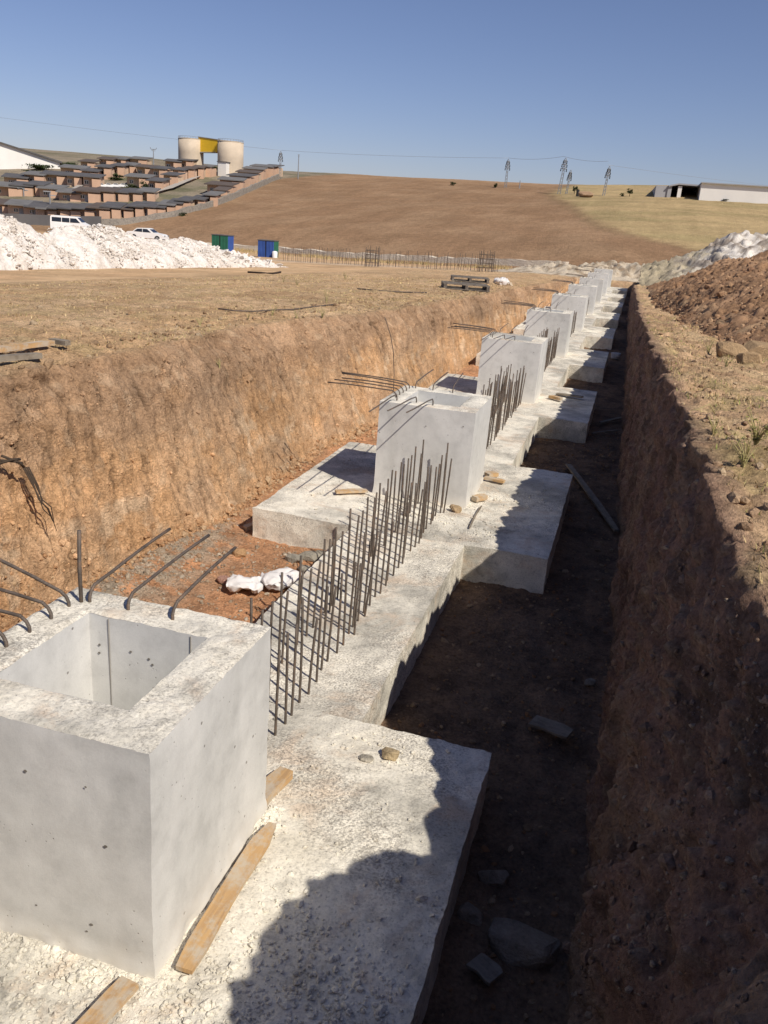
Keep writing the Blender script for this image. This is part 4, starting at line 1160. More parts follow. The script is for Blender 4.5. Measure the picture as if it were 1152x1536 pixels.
# beige rubble closing the trench end
def h_beige(A, B):
    c = np.exp(-(((A - 1.5) / 7.5) ** 2 + ((B - 66.5) / 3.2) ** 2)) * 1.15 * (1 + .4 * fbm(z2(A * .6, B * .6), 3, 871))
    return np.clip(c - .12, 0, 9)
def c_beige(V, hh):
    a = fbm(V * 1.1, 4, 873)
    return lerp(C3((.56, .48, .37)), C3((.30, .23, .16)), smooth(-.05, .35, a))
heap('beige_rubble_heap', 'beige rubble closing the far end of the trench', 'rubble heap', -14, 14, 60, 74, .16, h_beige, c_beige, M['heap_soil'], d_rub)

# white chalk heap on the left field (built along a line across the view)
crest_px = [(-60, 318), (-20, 316), (0, 323), (20, 326), (28, 336), (45, 341), (62, 354), (72, 352), (80, 343), (110, 339), (130, 341), (150, 338), (172, 340), (190, 350), (215, 359), (250, 361), (280, 357), (300, 364), (320, 374), (345, 379), (370, 391), (386, 401)]
g0, g1 = ground_at(0, 404)[:2], ground_at(392, 401)[:2]
ax = (g1 - g0); LA = np.linalg.norm(ax); ax /= LA; nx_ = np.array([-ax[1], ax[0]])
if nx_[1] < 0: nx_ = -nx_
cu, ch = [], []
for px, py in crest_px:
    q = ray(px, py); B0 = g0 + nx_ * 2.0
    A_ = np.array([[q[0], -ax[0]], [q[1], -ax[1]]]); t, u = np.linalg.solve(A_, (B0 - CAM_C[:2]))
    pt = CAM_C + q * t
    cu.append(u); ch.append(pt[2] - float(zt(pt[0], pt[1])))
cu, ch = np.array(cu), np.array(ch)
st = .07
us = np.arange(cu.min() - 3.2, cu.max() + 1.2, st); vs_ = np.arange(-.8, 5.0, st)
U_, V_ = np.meshgrid(us, vs_)
hc = np.interp(U_, cu, ch, left=ch[0], right=0) * (1 - smooth(cu.max() - .1, cu.max() + 1, U_)) * smooth(cu.min() - 3.0, cu.min() + .2, U_)
vfront = np.where(V_ < 2.0, np.clip((V_ + .15 + .25 * fbm(z2(U_ * .8, V_ * 0), 3, 901)) / 2.15, 0, 1) ** .72, np.clip(1 - (V_ - 2.0) / 2.6, 0, 1))
hh = hc * vfront
XX = g0[0] + ax[0] * U_ + nx_[0] * V_; YY = g0[1] + ax[1] * U_ + nx_[1] * V_
base = zt(XX, YY)
VV = np.stack([XX, YY, base + hh], -1)
m = smooth(0, .3, hh)
slab = smooth(cu.max() - 6.0, cu.max() - 4.2, U_)
r = fbm(VV * 1.1, 4, 911) * .20 + (ridged(VV * .8, 4, 913) - .55) * .32 + fbm(VV * 5, 3, 915) * .07
flute = (ridged(np.stack([U_ * 2.4 + V_ * .5, V_ * .7, U_ * 0], -1), 2, 917) - .5) * .25
VV[..., 2] += m * ((r - .07) * .6 + flute * slab)
VV[..., 0] += m * vecnoise(VV, 2.0, 921, 2)[..., 0] * .08; VV[..., 1] += m * vecnoise(VV, 2.0, 923, 2)[..., 1] * .15
VV[..., 2] = np.where(hh <= .001, base - .2, VV[..., 2])
Fq = grid_faces(*U_.shape); Fq = Fq[hh.reshape(-1)[Fq].max(1) > 0]
used = np.unique(Fq); rem = np.full(U_.size, -1, np.int64); rem[used] = np.arange(len(used))
cwh = lerp(C3((.78, .735, .68)), C3((.66, .60, .53)), smooth(-.1, .35, fbm(VV * 1.3, 4, 931)))
cwh = lerp(cwh, C3((.52, .46, .39)), smooth(.2, .55, fbm(VV * 2.6, 4, 937)) * .4)  # darker blotches paint crevice shade into the chalk
cwh = lerp(cwh, C3((.45, .40, .34)), np.clip(slab * smooth(.1, .4, fbm(VV * np.array([3, 3, 3.]), 3, 933)), 0, 1) * .7)
hw = mesh_np('white_chalk_heap', VV.reshape(-1, 3)[used], rem[Fq], M['heap_soil'], None, True, cwh.reshape(-1, 3)[used])
tag(hw, 'long bright white chalk rubble heap on the left side of the field', 'rubble heap')
nn = 5200
u = rng.uniform(cu.min() + .5, cu.max() + .2, nn); v = rng.uniform(-.15, 2.3, nn)
fr = np.clip((v + .15) / 2.15, 0, 1) ** .72; hz_ = np.interp(u, cu, ch, right=0) * fr
xx = g0[0] + ax[0] * u + nx_[0] * v; yy = g0[1] + ax[1] * u + nx_[1] * v
s_ = rng.lognormal(math.log(.035), .6, nn).clip(.012, .17)
V, F_ = stones(np.stack([xx, yy, zt(xx, yy) + hz_ + .0], -1), s_, (.4, .9))
cc = np.array([(.80, .75, .69), (.74, .68, .61), (.78, .72, .65), (.66, .60, .53)])[rng.integers(0, 4, nn)]
mesh_np('loose_rubble', V, F_, M['stone'], hw, False, np.repeat(cc, len(ICO0[0]), 0))['kind'] = 'stuff'
# slabs broken off at the right end of the chalk heap
sm = MB()
for k in range(110):
    u = random.uniform(cu.max() - 6.2, cu.max() + .3); v = random.uniform(.0, 2.2)
    hcv = float(np.interp(u, cu, ch, right=0)); fr = max(0, min(1, (v + .15) / 2.15)) ** .72
    x_ = g0[0] + ax[0] * u + nx_[0] * v; y_ = g0[1] + ax[1] * u + nx_[1] * v
    M4 = Matrix.Translation((x_, y_, float(zt(x_, y_)) + hcv * fr + .03)) @ Euler((random.uniform(-.9, .5), random.uniform(-.8, .8), random.uniform(0, 6.28))).to_matrix().to_4x4()
    a, b, c = random.uniform(.1, .38), random.uniform(.08, .24), random.uniform(.015, .04)
    sm.box(-a, a, -b, b, -c, c, M4)
M['slab'] = simple('chalk_slab', (.74, .69, .63), .95, .2, 3)
sm.build('broken_slabs', M['slab'], hw)['kind'] = 'stuff'

# ------------------------------------------------------------------ BACK BEAM WITH STARTER BARS
def back_pt(px, py): return ground_at(px, py)
b0, b1 = back_pt(425, 391), back_pt(748, 408)
row = empty('starter_bar_row', b0)
tag(row, 'long row of starter bars standing along the far trench edge below the ploughed hill', 'rebar row')
pr0 = MB(); pr0.tube([(0, 0, -.2), (0, 0, 1.15)], .017, 5); p0 = pr0.build('starter_bar', M['rebar'], row)
nb = 94
for k in range(nb):
    t = k / (nb - 1)
    if k == 0: b = p0
    else: b = p0.copy(); col.objects.link(b); b.parent = row
    x_ = b0[0] + (b1[0] - b0[0]) * t + random.uniform(-.12, .12); y_ = b0[1] + (b1[1] - b0[1]) * t + random.uniform(-.2, .2)
    z_ = float(zt(x_, y_))
    b.location = (x_ - b0[0], y_ - b0[1], z_ - b0[2]); b.scale = (1, 1, random.uniform(.75, 1.15)); b.rotation_euler = (random.gauss(0, .04), random.gauss(0, .04), 0)
def cage(px, py, label):
    g = ground_at(px, py); c = empty('rebar_cage', g)
    q = MB()
    for k in range(14): 
        a = 2 * math.pi * k / 14; q.tube([(.55 * math.cos(a), .55 * math.sin(a), -.2), (.55 * math.cos(a), .55 * math.sin(a), random.uniform(1.2, 1.6))], .018, 5)
    for z_ in (.3, .6, .9, 1.2):
        q.tube([(.56 * math.cos(2 * math.pi * k / 12), .56 * math.sin(2 * math.pi * k / 12), z_) for k in range(13)], .014, 4)
    q.build('bars', M['rebar'], c)
    tag(c, label, 'rebar cage')
cage(558, 400, 'dense rebar cage near the middle of the far bar row'); cage(728, 408, 'dense rebar cage at the right end of the far bar row')
# pale edge of the back trench: a low broken concrete kerb following the ground
def strip_mesh(name, pts_px, hgt, w, label, cat, mat, step=1.0, uneven=.25):
    G = [ground_at(*p) for p in pts_px]; Q = []
    for a_, b_ in zip(G[:-1], G[1:]):
        n_ = max(2, int(np.linalg.norm(b_ - a_) / step))
        for k in range(n_): Q.append(a_ + (b_ - a_) * k / n_)
    Q.append(G[-1]); vs, fs = [], []
    for k, p in enumerate(Q):
        d = (Q[min(k + 1, len(Q) - 1)] - Q[max(0, k - 1)])[:2]; d /= np.linalg.norm(d); nn = np.array([-d[1], d[0]]) * w / 2
        z_ = float(zt(p[0], p[1])); h_ = hgt * (1 + random.uniform(-uneven, uneven))
        vs += [(p[0] + nn[0], p[1] + nn[1], z_ - .6), (p[0] - nn[0], p[1] - nn[1], z_ - .6), (p[0] - nn[0], p[1] - nn[1], z_ + h_), (p[0] + nn[0], p[1] + nn[1], z_ + h_)]
    for k in range(len(Q) - 1):
        for m_ in range(4): fs.append((k * 4 + m_, k * 4 + (m_ + 1) % 4, k * 4 + 4 + (m_ + 1) % 4, k * 4 + 4 + m_))
    fs += [(0, 1, 2, 3), tuple(len(vs) - 4 + m_ for m_ in (3, 2, 1, 0))]
    q = MB(); q.add(vs, fs); return tag(q.build(name, M[mat]), label, cat)
M['cream'] = rubble_material('cream_spoil', (.72, .64, .52), (.58, .50, .39))
strip_mesh('spoil_bank', [(255, 372), (330, 371), (425, 378), (520, 386), (620, 391), (720, 396), (790, 399), (850, 401)], .5, 1.0, 'low pale spoil bank along the foot of the ploughed hill, behind the bar row', 'spoil bank', 'cream', 1.0, .22)

# ------------------------------------------------------------------ SHEDS, PALLETS, VEHICLES
M['blue'] = simple('blue_sheet', (.035, .085, .30), .5, .15, 2); M['green'] = simple('green_sheet', (.02, .12, .075), .5, .15, 2)
M['white_paint'] = simple('white_paint', (.80, .80, .79), .35, .04, 2, spec=.5); M['glass'] = simple('dark_glass', (.02, .024, .03), .12, .1, 1, spec=.6)
M['tyre'] = simple('tyre_rubber', (.02, .02, .02), .9, .1); M['metal'] = simple('grey_metal', (.32, .33, .34), .5, .15, 3, metal=.4)
M['bwhite'] = simple('white_cladding', (.78, .76, .72), .7, .06, .3); M['greyclad'] = simple('grey_cladding', (.36, .36, .37), .7, .1, .3)
M['darkroof'] = simple('dark_roof', (.11, .105, .105), .75, .2, .6); M['salmon'] = simple('salmon_render', (.56, .37, .255), .9, .1, .7); M['tanwall'] = simple('tan_render', (.60, .44, .30), .9, .1, .7)
M['silo'] = simple('silo_concrete', (.56, .47, .36), .9, .12, .5, bump=.3); M['yellow'] = simple('yellow_paint', (.82, .52, .03), .6, .1, .5)
M['roof_grey'] = simple('grey_roof', (.17, .165, .16), .8, .2, .6); M['roof_brown'] = simple('brown_roof', (.12, .095, .08), .8, .2, .6); M['peach'] = simple('peach_render', (.62, .45, .33), .9, .12, .7)
M['stonewall'] = rubble_material('stone_wall', (.30, .27, .23), (.17, .155, .14)); M['greywall'] = simple('grey_render', (.145, .14, .14), .9, .15, .5)
M['black'] = simple('black_steel', (.02, .02, .02), .7, .1); M['road'] = simple('road_concrete', (.40, .37, .33), .95, .1, .3)

def face_cam(g): return math.atan2(CAM_C[0] - g[0], -(CAM_C[1] - g[1]))    # rz that turns local -Y toward the camera

def shed(px, py, wpx, label, m_front, m_side, rz_extra, flip):
    g = ground_at(px, py, dmin=60); D = dist(g); w = wpx * D / CAM_F
    e = empty('storage_shed', g, face_cam(g) + rz_extra); h_ = w * .95; d_ = w * .8
    def ribbed(x0, y0, x1, y1, mat, nm):
        q = MB(); n_ = 11; L = math.hypot(x1 - x0, y1 - y0); tx, ty = (x1 - x0) / L, (y1 - y0) / L
        nx2, ny2 = ty, -tx
        vs = []; fs = []
        for k in range(n_ * 4 + 1):
            t = k / (n_ * 4) * L; o_ = .03 if (k % 4) in (1, 2) else 0
            vs += [(x0 + tx * t + nx2 * o_, y0 + ty * t + ny2 * o_, -.15), (x0 + tx * t + nx2 * o_, y0 + ty * t + ny2 * o_, h_)]
        for k in range(n_ * 4): fs.append((2 * k, 2 * k + 2, 2 * k + 3, 2 * k + 1))
        q.add(vs, fs); return q.build(nm, mat, e)
    ribbed(-w / 2, -d_ / 2, w / 2, -d_ / 2, M[m_front], 'front_wall'); ribbed(w / 2, -d_ / 2, w / 2, d_ / 2, M[m_side], 'side_wall')
    ribbed(w / 2, d_ / 2, -w / 2, d_ / 2, M[m_front], 'rear_wall'); ribbed(-w / 2, d_ / 2, -w / 2, -d_ / 2, M[m_side], 'side_wall')
    q = MB(); q.box(-w / 2 - .06, w / 2 + .06, -d_ / 2 - .06, d_ / 2 + .06, h_, h_ + .07); q.build('roof', M['darkroof'], e)
    q = MB(); q.box(-.03, .03, -d_ / 2 - .05, -d_ / 2 - .02, -.1, h_); q.build('corner_post', M['black'], e)
    return tag(e, label, 'shed')
shed(334, 379, 26, 'small storage shed with green front and blue right side, left of the pair', 'green', 'blue', -.42, False)
shed(402, 386, 25, 'small storage shed with blue front and green right side, right of the pair', 'blue', 'green', -.36, False)
g = ground_at(412, 387, dmin=60); q = MB(); q.lathe([(.25, -.1), (.27, .5), (.22, .62), (.05, .66)], 14); o = q.build('white_drum', M['white_paint'], None, True); o.location = g; o.rotation_euler = (.0, .0, 0)
tag(o, 'white drum standing at the right corner of the blue shed', 'drum')

def pallet(loc, rz, label, tilt=0):
    e = empty('pallet', loc, rz); w, d_ = 1.6, 1.2
    for z_ in (0, .16):
        for k in range(6):
            q = MB(); y0 = -d_ / 2 + k * d_ / 5.6; q.box(-w / 2, w / 2, y0, y0 + .12, z_, z_ + .03); q.build('board', M['darkwood'], e)
    for x_ in (-w / 2 + .06, 0, w / 2 - .06):
        q = MB(); q.box(x_ - .05, x_ + .05, -d_ / 2, d_ / 2 - .02, .031, .159); q.build('bearer', M['darkwood'], e)
    return tag(e, label, 'pallet')
M['darkwood'] = wood_material('old_pallet_wood', (.12, .10, .085), (.07, .06, .05), .3)
g = ground_at(697, 435); gz = near_ground(g[0], g[1]); pallet((g[0], g[1], gz + .03), .3, 'nearer dark pallet lying on the left bank edge')
g = ground_at(704, 424); gz = near_ground(g[0], g[1]); pallet((g[0], g[1], gz + .06), .25, 'farther dark pallet on the left bank, propped behind the nearer one')

def vehicle(px, py, lpx, rz_extra, kind, label):
    g = ground_at(px, py, dmin=50); D = dist(g)
    L = lpx * D / CAM_F
    if kind == 'van':
        prof = [(-.5, .08), (-.5, .27), (-.495, .40), (-.47, .43), (.18, .43), (.22, .42), (.36, .28), (.48, .23), (.5, .18), (.5, .08)]; wid = .40
        wins = [[(-.455, .275), (-.455, .385), (-.20, .385), (-.20, .275)], [(-.18, .275), (-.18, .385), (.02, .385), (.02, .275)], [(.04, .275), (.04, .385), (.20, .385), (.31, .275)]]
        screen = [(.225, .405), (.345, .29)]
    else:
        prof = [(-.5, .07), (-.5, .18), (-.46, .205), (-.33, .215), (-.22, .30), (.02, .31), (.08, .30), (.22, .205), (.42, .18), (.49, .14), (.5, .07)]; wid = .38
        wins = [[(-.30, .215), (-.21, .282), (-.08, .29), (-.08, .21)], [(-.065, .21), (-.065, .29), (.05, .288), (.15, .21)]]
        screen = [(.10, .285), (.205, .207)]
    e = empty(kind if kind == 'van' else 'parked_car', g, face_cam(g) + rz_extra)
    q = MB(); P2 = [(x * L, z * L) for x, z in prof]; n_ = len(P2)
    # body tapers inward above the waist
    vs = []
    for s_ in (-1, 1):
        for x, z in P2:
            w_ = wid * L / 2 * (1 - .16 * max(0, (z / L - .2) / .23)); vs.append((x, s_ * w_, z))
    q.add(vs, [tuple(range(n_)), tuple(range(2 * n_ - 1, n_ - 1, -1))] + [(i, i + n_, (i + 1) % n_ + n_, (i + 1) % n_) for i in range(n_)])
    q.build('body', M['white_paint'], e)
    for wn in wins:
        for s_ in (-1, 1):
            qq = MB(); pts = []
            for x, z in wn:
                w_ = wid / 2 * (1 - .16 * max(0, (z - .2) / .23)) + .004; pts.append((x * L, s_ * w_ * L, z * L))
            qq.add(pts, [tuple(range(len(pts)))]); qq.build('window', M['glass'], e)
    (x0, z0), (x1, z1) = screen; w0 = wid * L * .40; w1 = wid * L * .45
    qq = MB(); qq.add([(x0 * L + .03, -w0, z0 * L + .02), (x0 * L + .03, w0, z0 * L + .02), (x1 * L + .03, w1, z1 * L + .03), (x1 * L + .03, -w1, z1 * L + .03)], [(0, 1, 2, 3)]); qq.build('windscreen', M['glass'], e)
    for x_ in (-.30, .31):
        for s_ in (-1, 1):
            qq = MB(); rr_ = .072 * L; y0 = s_ * wid * L * .5
            qq.tube([(x_ * L, y0 - s_ * .14, rr_), (x_ * L, y0 + s_ * .02, rr_)], rr_, 18); wh = qq.build('wheel', M['tyre'], e)
            qq = MB(); qq.tube([(x_ * L, y0 + s_ * .021, rr_), (x_ * L, y0 + s_ * .03, rr_)], rr_ * .6, 14); qq.build('hubcap', M['metal'], wh)
    for s_ in (-1, 1):
        qq = MB(); z_ = .19 if kind == 'van' else .15; qq.box(.485 * L, .503 * L, s_ * wid * L * .36 - .12, s_ * wid * L * .36 + .12, z_ * L - .08, z_ * L + .06); qq.build('headlight', M['metal'], e)
    return tag(e, label, 'van' if kind == 'van' else 'car')
vehicle(107, 349, 54, -.30, 'van', 'white van with dark windows parked behind the left part of the chalk heap')
vehicle(222, 361, 58, -.35, 'car', 'white saloon car parked behind the middle of the chalk heap')

# ------------------------------------------------------------------ THE ESTATE
def house(px, py, wpx, label, group, variant, rz_extra=0.0):
    g = ground_at(px, py, dmin=90); D = dist(g); w = wpx * D / CAM_F
    e = empty('estate_house', (g[0], g[1], g[2] - .1), face_cam(g) + rz_extra)
    h_ = 14.5 * D / CAM_F; d_ = 5.0; w *= 1.0; h_ *= random.uniform(.88, 1.12); k3 = h_ / 3.0
    q = MB(); q.box(-w / 2, w / 2, 0, d_, -2.5, h_); q.build('wall', M[random.choice(['tanwall', 'salmon', 'peach'])], e)
    # salmon front room at the right end, a little proud
    q = MB(); q.box(w * .08, w / 2 + .25, -1.1, -.002, -2.5, h_ - .3); q.build('front_room', M['salmon'], e)
    q = MB()
    vs = [(-w / 2 - .3, -1.3, h_ - .10), (w / 2 + .35, -1.3, h_ - .10), (w / 2 + .35, d_ + .2, h_ + .62), (-w / 2 - .3, d_ + .2, h_ + .62)]
    q.add(vs + [(x, y_, z + .16) for x, y_, z in vs], [(3, 2, 1, 0), (4, 5, 6, 7), (0, 1, 5, 4), (1, 2, 6, 5), (2, 3, 7, 6), (3, 0, 4, 7)])
    q.build('roof', M[random.choice(['darkroof', 'darkroof', 'roof_grey', 'roof_brown'])], e)
    wx_ = -w * (.30 if variant % 2 else .22)
    q = MB(); q.box(wx_ - .6 * k3, wx_ + .6 * k3, -.06, -.003, 1.0 * k3, 2.05 * k3); wo = q.build('window', M['bwhite'], e)
    q = MB(); q.box(wx_ - .5 * k3, wx_ - .05, -.09, -.061, 1.1 * k3, 1.95 * k3); q.box(wx_ + .05, wx_ + .5 * k3, -.09, -.061, 1.1 * k3, 1.95 * k3); q.build('pane', M['glass'], wo)
    if variant % 2 == 0:
        q = MB(); q.box(-w * .04 - .3, -w * .04 + .3, -.06, -.003, 0, 2.1 * k3); q.build('door', M['greyclad'], e)
    return tag(e, label, 'house', group)
Z4 = .3993
def zc(x, yz): return x * Z4, 170 + yz * Z4
rows = [
 ('estate\'s front row', [(10, 374, 66), (85, 384, 100), (135, 388, 60), (180, 390, 60), (225, 391, 66), (268, 392, 70), (320, 395, 66), (375, 396, 70), (420, 393, 60), (468, 390, 60), (512, 389, 52), (555, 388, 56), (592, 384, 48), (628, 378, 50), (660, 373, 42), (690, 368, 44), (745, 356, 42), (792, 346, 42), (830, 326, 38)]),
 ('estate\'s second row', [(30, 312, 100), (85, 312, 70), (135, 310, 60), (190, 318, 76), (262, 330, 76), (330, 334, 84), (390, 332, 76), (445, 330, 70), (500, 329, 60), (552, 326, 54)]),
 ('estate\'s third row', [(60, 276, 80), (130, 272, 70), (210, 268, 92), (280, 276, 52), (345, 280, 60), (520, 276, 84), (585, 290, 50), (640, 268, 50)]),
 ('upper row left of lane', [(275, 242, 86), (340, 252, 56), (392, 244, 48), (444, 238, 44), (488, 232, 38), (545, 240, 60), (600, 246, 50), (672, 250, 40), (708, 246, 40), (744, 242, 36), (775, 236, 32)]),
 ('row right of lane', [(824, 306, 92), (868, 290, 84), (900, 274, 80), (930, 258, 76), (952, 246, 72), (985, 240, 80), (1018, 236, 50)]),
 ('top row on skyline', [(330, 218, 50), (400, 212, 50), (455, 208, 60), (520, 212, 60), (650, 216, 56), (700, 218, 50)]),
]
for rname, hs in rows:
    for k, (zx, zy, zw) in enumerate(hs):
        px, py = zc(zx, zy)
        house(px, py, zw * Z4, 'salmon house with dark roof, %s in the %s' % ('leftmost' if k == 0 else ORD[k] + ' from left', rname), 'salmon estate houses on the hillside', k * 7 + len(rname) + (k * k) % 5, random.uniform(-.28, -.12))
# lane through the estate
def ribbon(name, pts, kind=None, mat='road'):
    G = [(ground_at(*a, dmin=90), ground_at(*b, dmin=90)) for a, b in pts]; vs = []; fs = []; Q = []
    for (a0, a1), (c0, c1) in zip(G[:-1], G[1:]):
        for k in range(10):
            t = k / 10; Q.append((a0 + (c0 - a0) * t, a1 + (c1 - a1) * t))
    Q.append(G[-1])
    for a0, a1 in Q:
        for m_ in range(5):
            p = a0 + (a1 - a0) * m_ / 4; vs.append((p[0], p[1], float(zt(p[0], p[1])) + .45))
    for k in range(len(Q) - 1):
        for m_ in range(4): fs.append((k * 5 + m_, k * 5 + m_ + 1, k * 5 + m_ + 6, k * 5 + m_ + 5))
    q = MB(); q.add(vs, fs); return tag(q.build(name, M[mat]), kind='structure')
ribbon('estate_lane', [(zc(555, 314), zc(650, 290)), (zc(620, 288), zc(690, 272)), (zc(680, 264), zc(735, 252)), (zc(720, 250), zc(765, 240))])
ribbon('estate_track', [(zc(262, 296), zc(300, 292)), (zc(290, 280), zc(318, 276)), (zc(318, 264), zc(338, 262))])
strip_mesh('grey_boundary_wall', [(-60, 334), (0, 335), (60, 337), (120, 339), (152, 340)], 1.35, .3, 'plain dark grey boundary wall below the estate at the left border', 'wall', 'greywall', 2.0, .03)
strip_mesh('stone_boundary_wall', [(152, 340), (185, 338), (220, 333), (262, 326), (300, 316), (330, 306), (352, 297), (375, 287), (397, 277), (418, 268)], .95, .4, 'rough stone boundary wall between the estate and the ploughed field', 'wall', 'stonewall', 1.5, .12)

# silos with a yellow bridge
def silo_at(px, py, wpx, hpx, label, D=None):
    g = ground_at(px, py, dmin=100)
    if D: g = CAM_C + ray(px, py) * D
    D = dist(g); r_ = wpx * D / CAM_F / 2; h_ = hpx * D / CAM_F
    e = empty('silo', g)
    q = MB(); q.lathe([(r_, -9), (r_, h_ * .5), (r_ * 1.0, h_ * .985)], 40); q.build('shell', M['silo'], e, True)
    q = MB(); q.lathe([(r_ * 1.015, h_ * .985), (r_ * 1.015, h_), (r_ * .9, h_ * 1.012), (.1, h_ * 1.02)], 40); q.build('roof_slab', M['silo'], e)
    q = MB()
    for k in range(28):
        a = 2 * math.pi * k / 28; q.tube([(r_ * .98 * math.cos(a), r_ * .98 * math.sin(a), h_), (r_ * .98 * math.cos(a), r_ * .98 * math.sin(a), h_ + .45)], .03, 4)
    q.tube([(r_ * .98 * math.cos(2 * math.pi * k / 28), r_ * .98 * math.sin(2 * math.pi * k / 28), h_ + .45) for k in range(29)], .03, 4)
    q.build('railing', M['metal'], e)
    return tag(e, label, 'silo', 'twin silos'), g, r_, h_, D
s2, gb, rb, hb, Db = silo_at(345.5, 262, 38, 45, 'right concrete silo of the twin silos, with a white hut at its foot')
s1, ga, ra, ha, Da = silo_at(286.5, 249, 37, 37, 'left concrete silo of the twin silos on the skyline', Db * 1.02)
za, zb = ga[2] + ha, gb[2] + hb
e = empty('conveyor_bridge', ((ga[0] + gb[0]) / 2, (ga[1] + gb[1]) / 2, (za + zb) / 2))
pa = np.array([ga[0] + ra * .75, ga[1] - .6, 0]); pb_ = np.array([gb[0] - rb * .2, gb[1] - .6, 0])
q = MB(); zt0, zt1 = max(za, zb) + .3, max(za, zb) - 2.6
c_ = np.array(e.location)
vs = []
for p, lo in ((pa, zt1 + .1), (pb_ - np.array([rb * .45, 0, 0]), zt1)):
    pass
d2 = (pb_ - pa); 
A0, A1 = pa, pb_
lowB = pa + d2 * .62
pts3 = [(A0[0], A0[1], zt0 + .2), (A1[0], A1[1], zt0 - .5), (lowB[0], lowB[1], zt1), (A0[0], A0[1], zt1 - .1)]
back = [(x, y_ + 2.4, z) for x, y_, z in pts3]
q.add([tuple(np.array(p) - c_) for p in pts3 + back], [(0, 1, 2, 3), (7, 6, 5, 4), (0, 4, 5, 1), (1, 5, 6, 2), (2, 6, 7, 3), (3, 7, 4, 0)])
q.build('housing', M['yellow'], e); 
q = MB(); q.bar(tuple(np.array([A0[0], A0[1] - .05, zt1 - .15]) - c_), tuple(np.array([lowB[0], lowB[1] - .05, zt1 - .05]) - c_), .12)
q.bar(tuple(np.array([A0[0], A0[1] - .05, zt0 + .25]) - c_), tuple(np.array([A1[0], A1[1] - .05, zt0 - .45]) - c_), .10); q.build('rail', M['metal'], e)
tag(e, 'yellow conveyor bridge joining the tops of the two silos', 'bridge')
g = ground_at(347, 262, dmin=100); e = empty('small_hut', (g[0], g[1] - rb - 1.0, g[2] - .3)); q = MB(); q.box(-1.0, 1.0, -.8, .8, -1.5, 2.6); q.build('wall', M['bwhite'], e); q = MB(); q.box(-1.2, 1.2, -1, 1, 2.6, 2.75); q.build('roof', M['darkroof'], e)
tag(e, 'tiny white hut at the foot of the right silo', 'hut')

# warehouses
g = ground_at(20, 252, dmin=150); D = dist(g); e = empty('warehouse', g, face_cam(g))
u_ = D / CAM_F
q = MB(); q.prism([(-100 * u_, -2), (66 * u_, -2), (66 * u_, 13 * u_), (-15 * u_, 33 * u_), (-100 * u_, 12 * u_)], 0, 30); q.build('gable_wall', M['bwhite'], e)
q = MB(); q.prism([(-15 * u_, 33 * u_), (69 * u_, 12.5 * u_), (69 * u_, 15 * u_), (-15 * u_, 34.5 * u_)], -.6, 30.5); q.build('roof', M['darkroof'], e)
q = MB(); q.prism([(-15 * u_ - .02, 33 * u_), (-102 * u_, 11.5 * u_), (-102 * u_, 13 * u_), (-15 * u_ - .02, 34.5 * u_)], -.6, 30.5); q.build('roof', M['darkroof'], e)
tag(e, 'white gabled warehouse on the ridge at the left border', 'warehouse')
g = ground_at(1065, 301, dmin=150); D = dist(g); u_ = D / CAM_F; rz_ = face_cam(g) + .06
e = empty('warehouse', g, rz_)
q = MB(); q.box(-16 * u_, 190 * u_, 0, 40, -3, 23.5 * u_); q.build('wall', M['bwhite'], e)
q = MB(); q.box(-17 * u_, 191 * u_, -.4, 40.4, 23.5 * u_, 25 * u_); q.build('roof', M['greyclad'], e)
tag(e, 'long low white warehouse on the ridge at the right border', 'warehouse')
g = ground_at(1015, 296, dmin=150); D = dist(g); u_ = D / CAM_F
e = empty('open_shed', g, face_cam(g) + .06)
q = MB(); q.box(-32 * u_, -14 * u_, 0, 20, -2, 15 * u_); q.build('end_wall', M['greyclad'], e)
q = MB(); q.prism([(-14 * u_, 14 * u_), (0, 17.5 * u_), (34 * u_, 17 * u_), (34 * u_, 19 * u_), (0, 19.5 * u_), (-14 * u_, 16 * u_)], -.5, 20); q.build('roof', M['greyclad'], e)
q = MB(); q.box(-14 * u_, 34 * u_, 14, 15, -2, 14 * u_); q.build('back_wall', M['greywall'], e)
for x_ in (-12, 2.5, 33):
    q = MB(); q.box(x_ * u_ - .3, x_ * u_ + .3, -.2, .4, -2, 16 * u_); q.build('column', M['bwhite'] if x_ == 2.5 else M['greyclad'], e)
for k in range(4):
    q = MB(); q.box((6 + 6 * k) * u_, (9.5 + 6 * k) * u_, 6, 7, -2, (2.8 + (k % 2)) * u_); q.build('stacked_load', M['bwhite'], e)
tag(e, 'open-fronted dark shed with grey end wall, joined to the left of the white warehouse', 'shed')

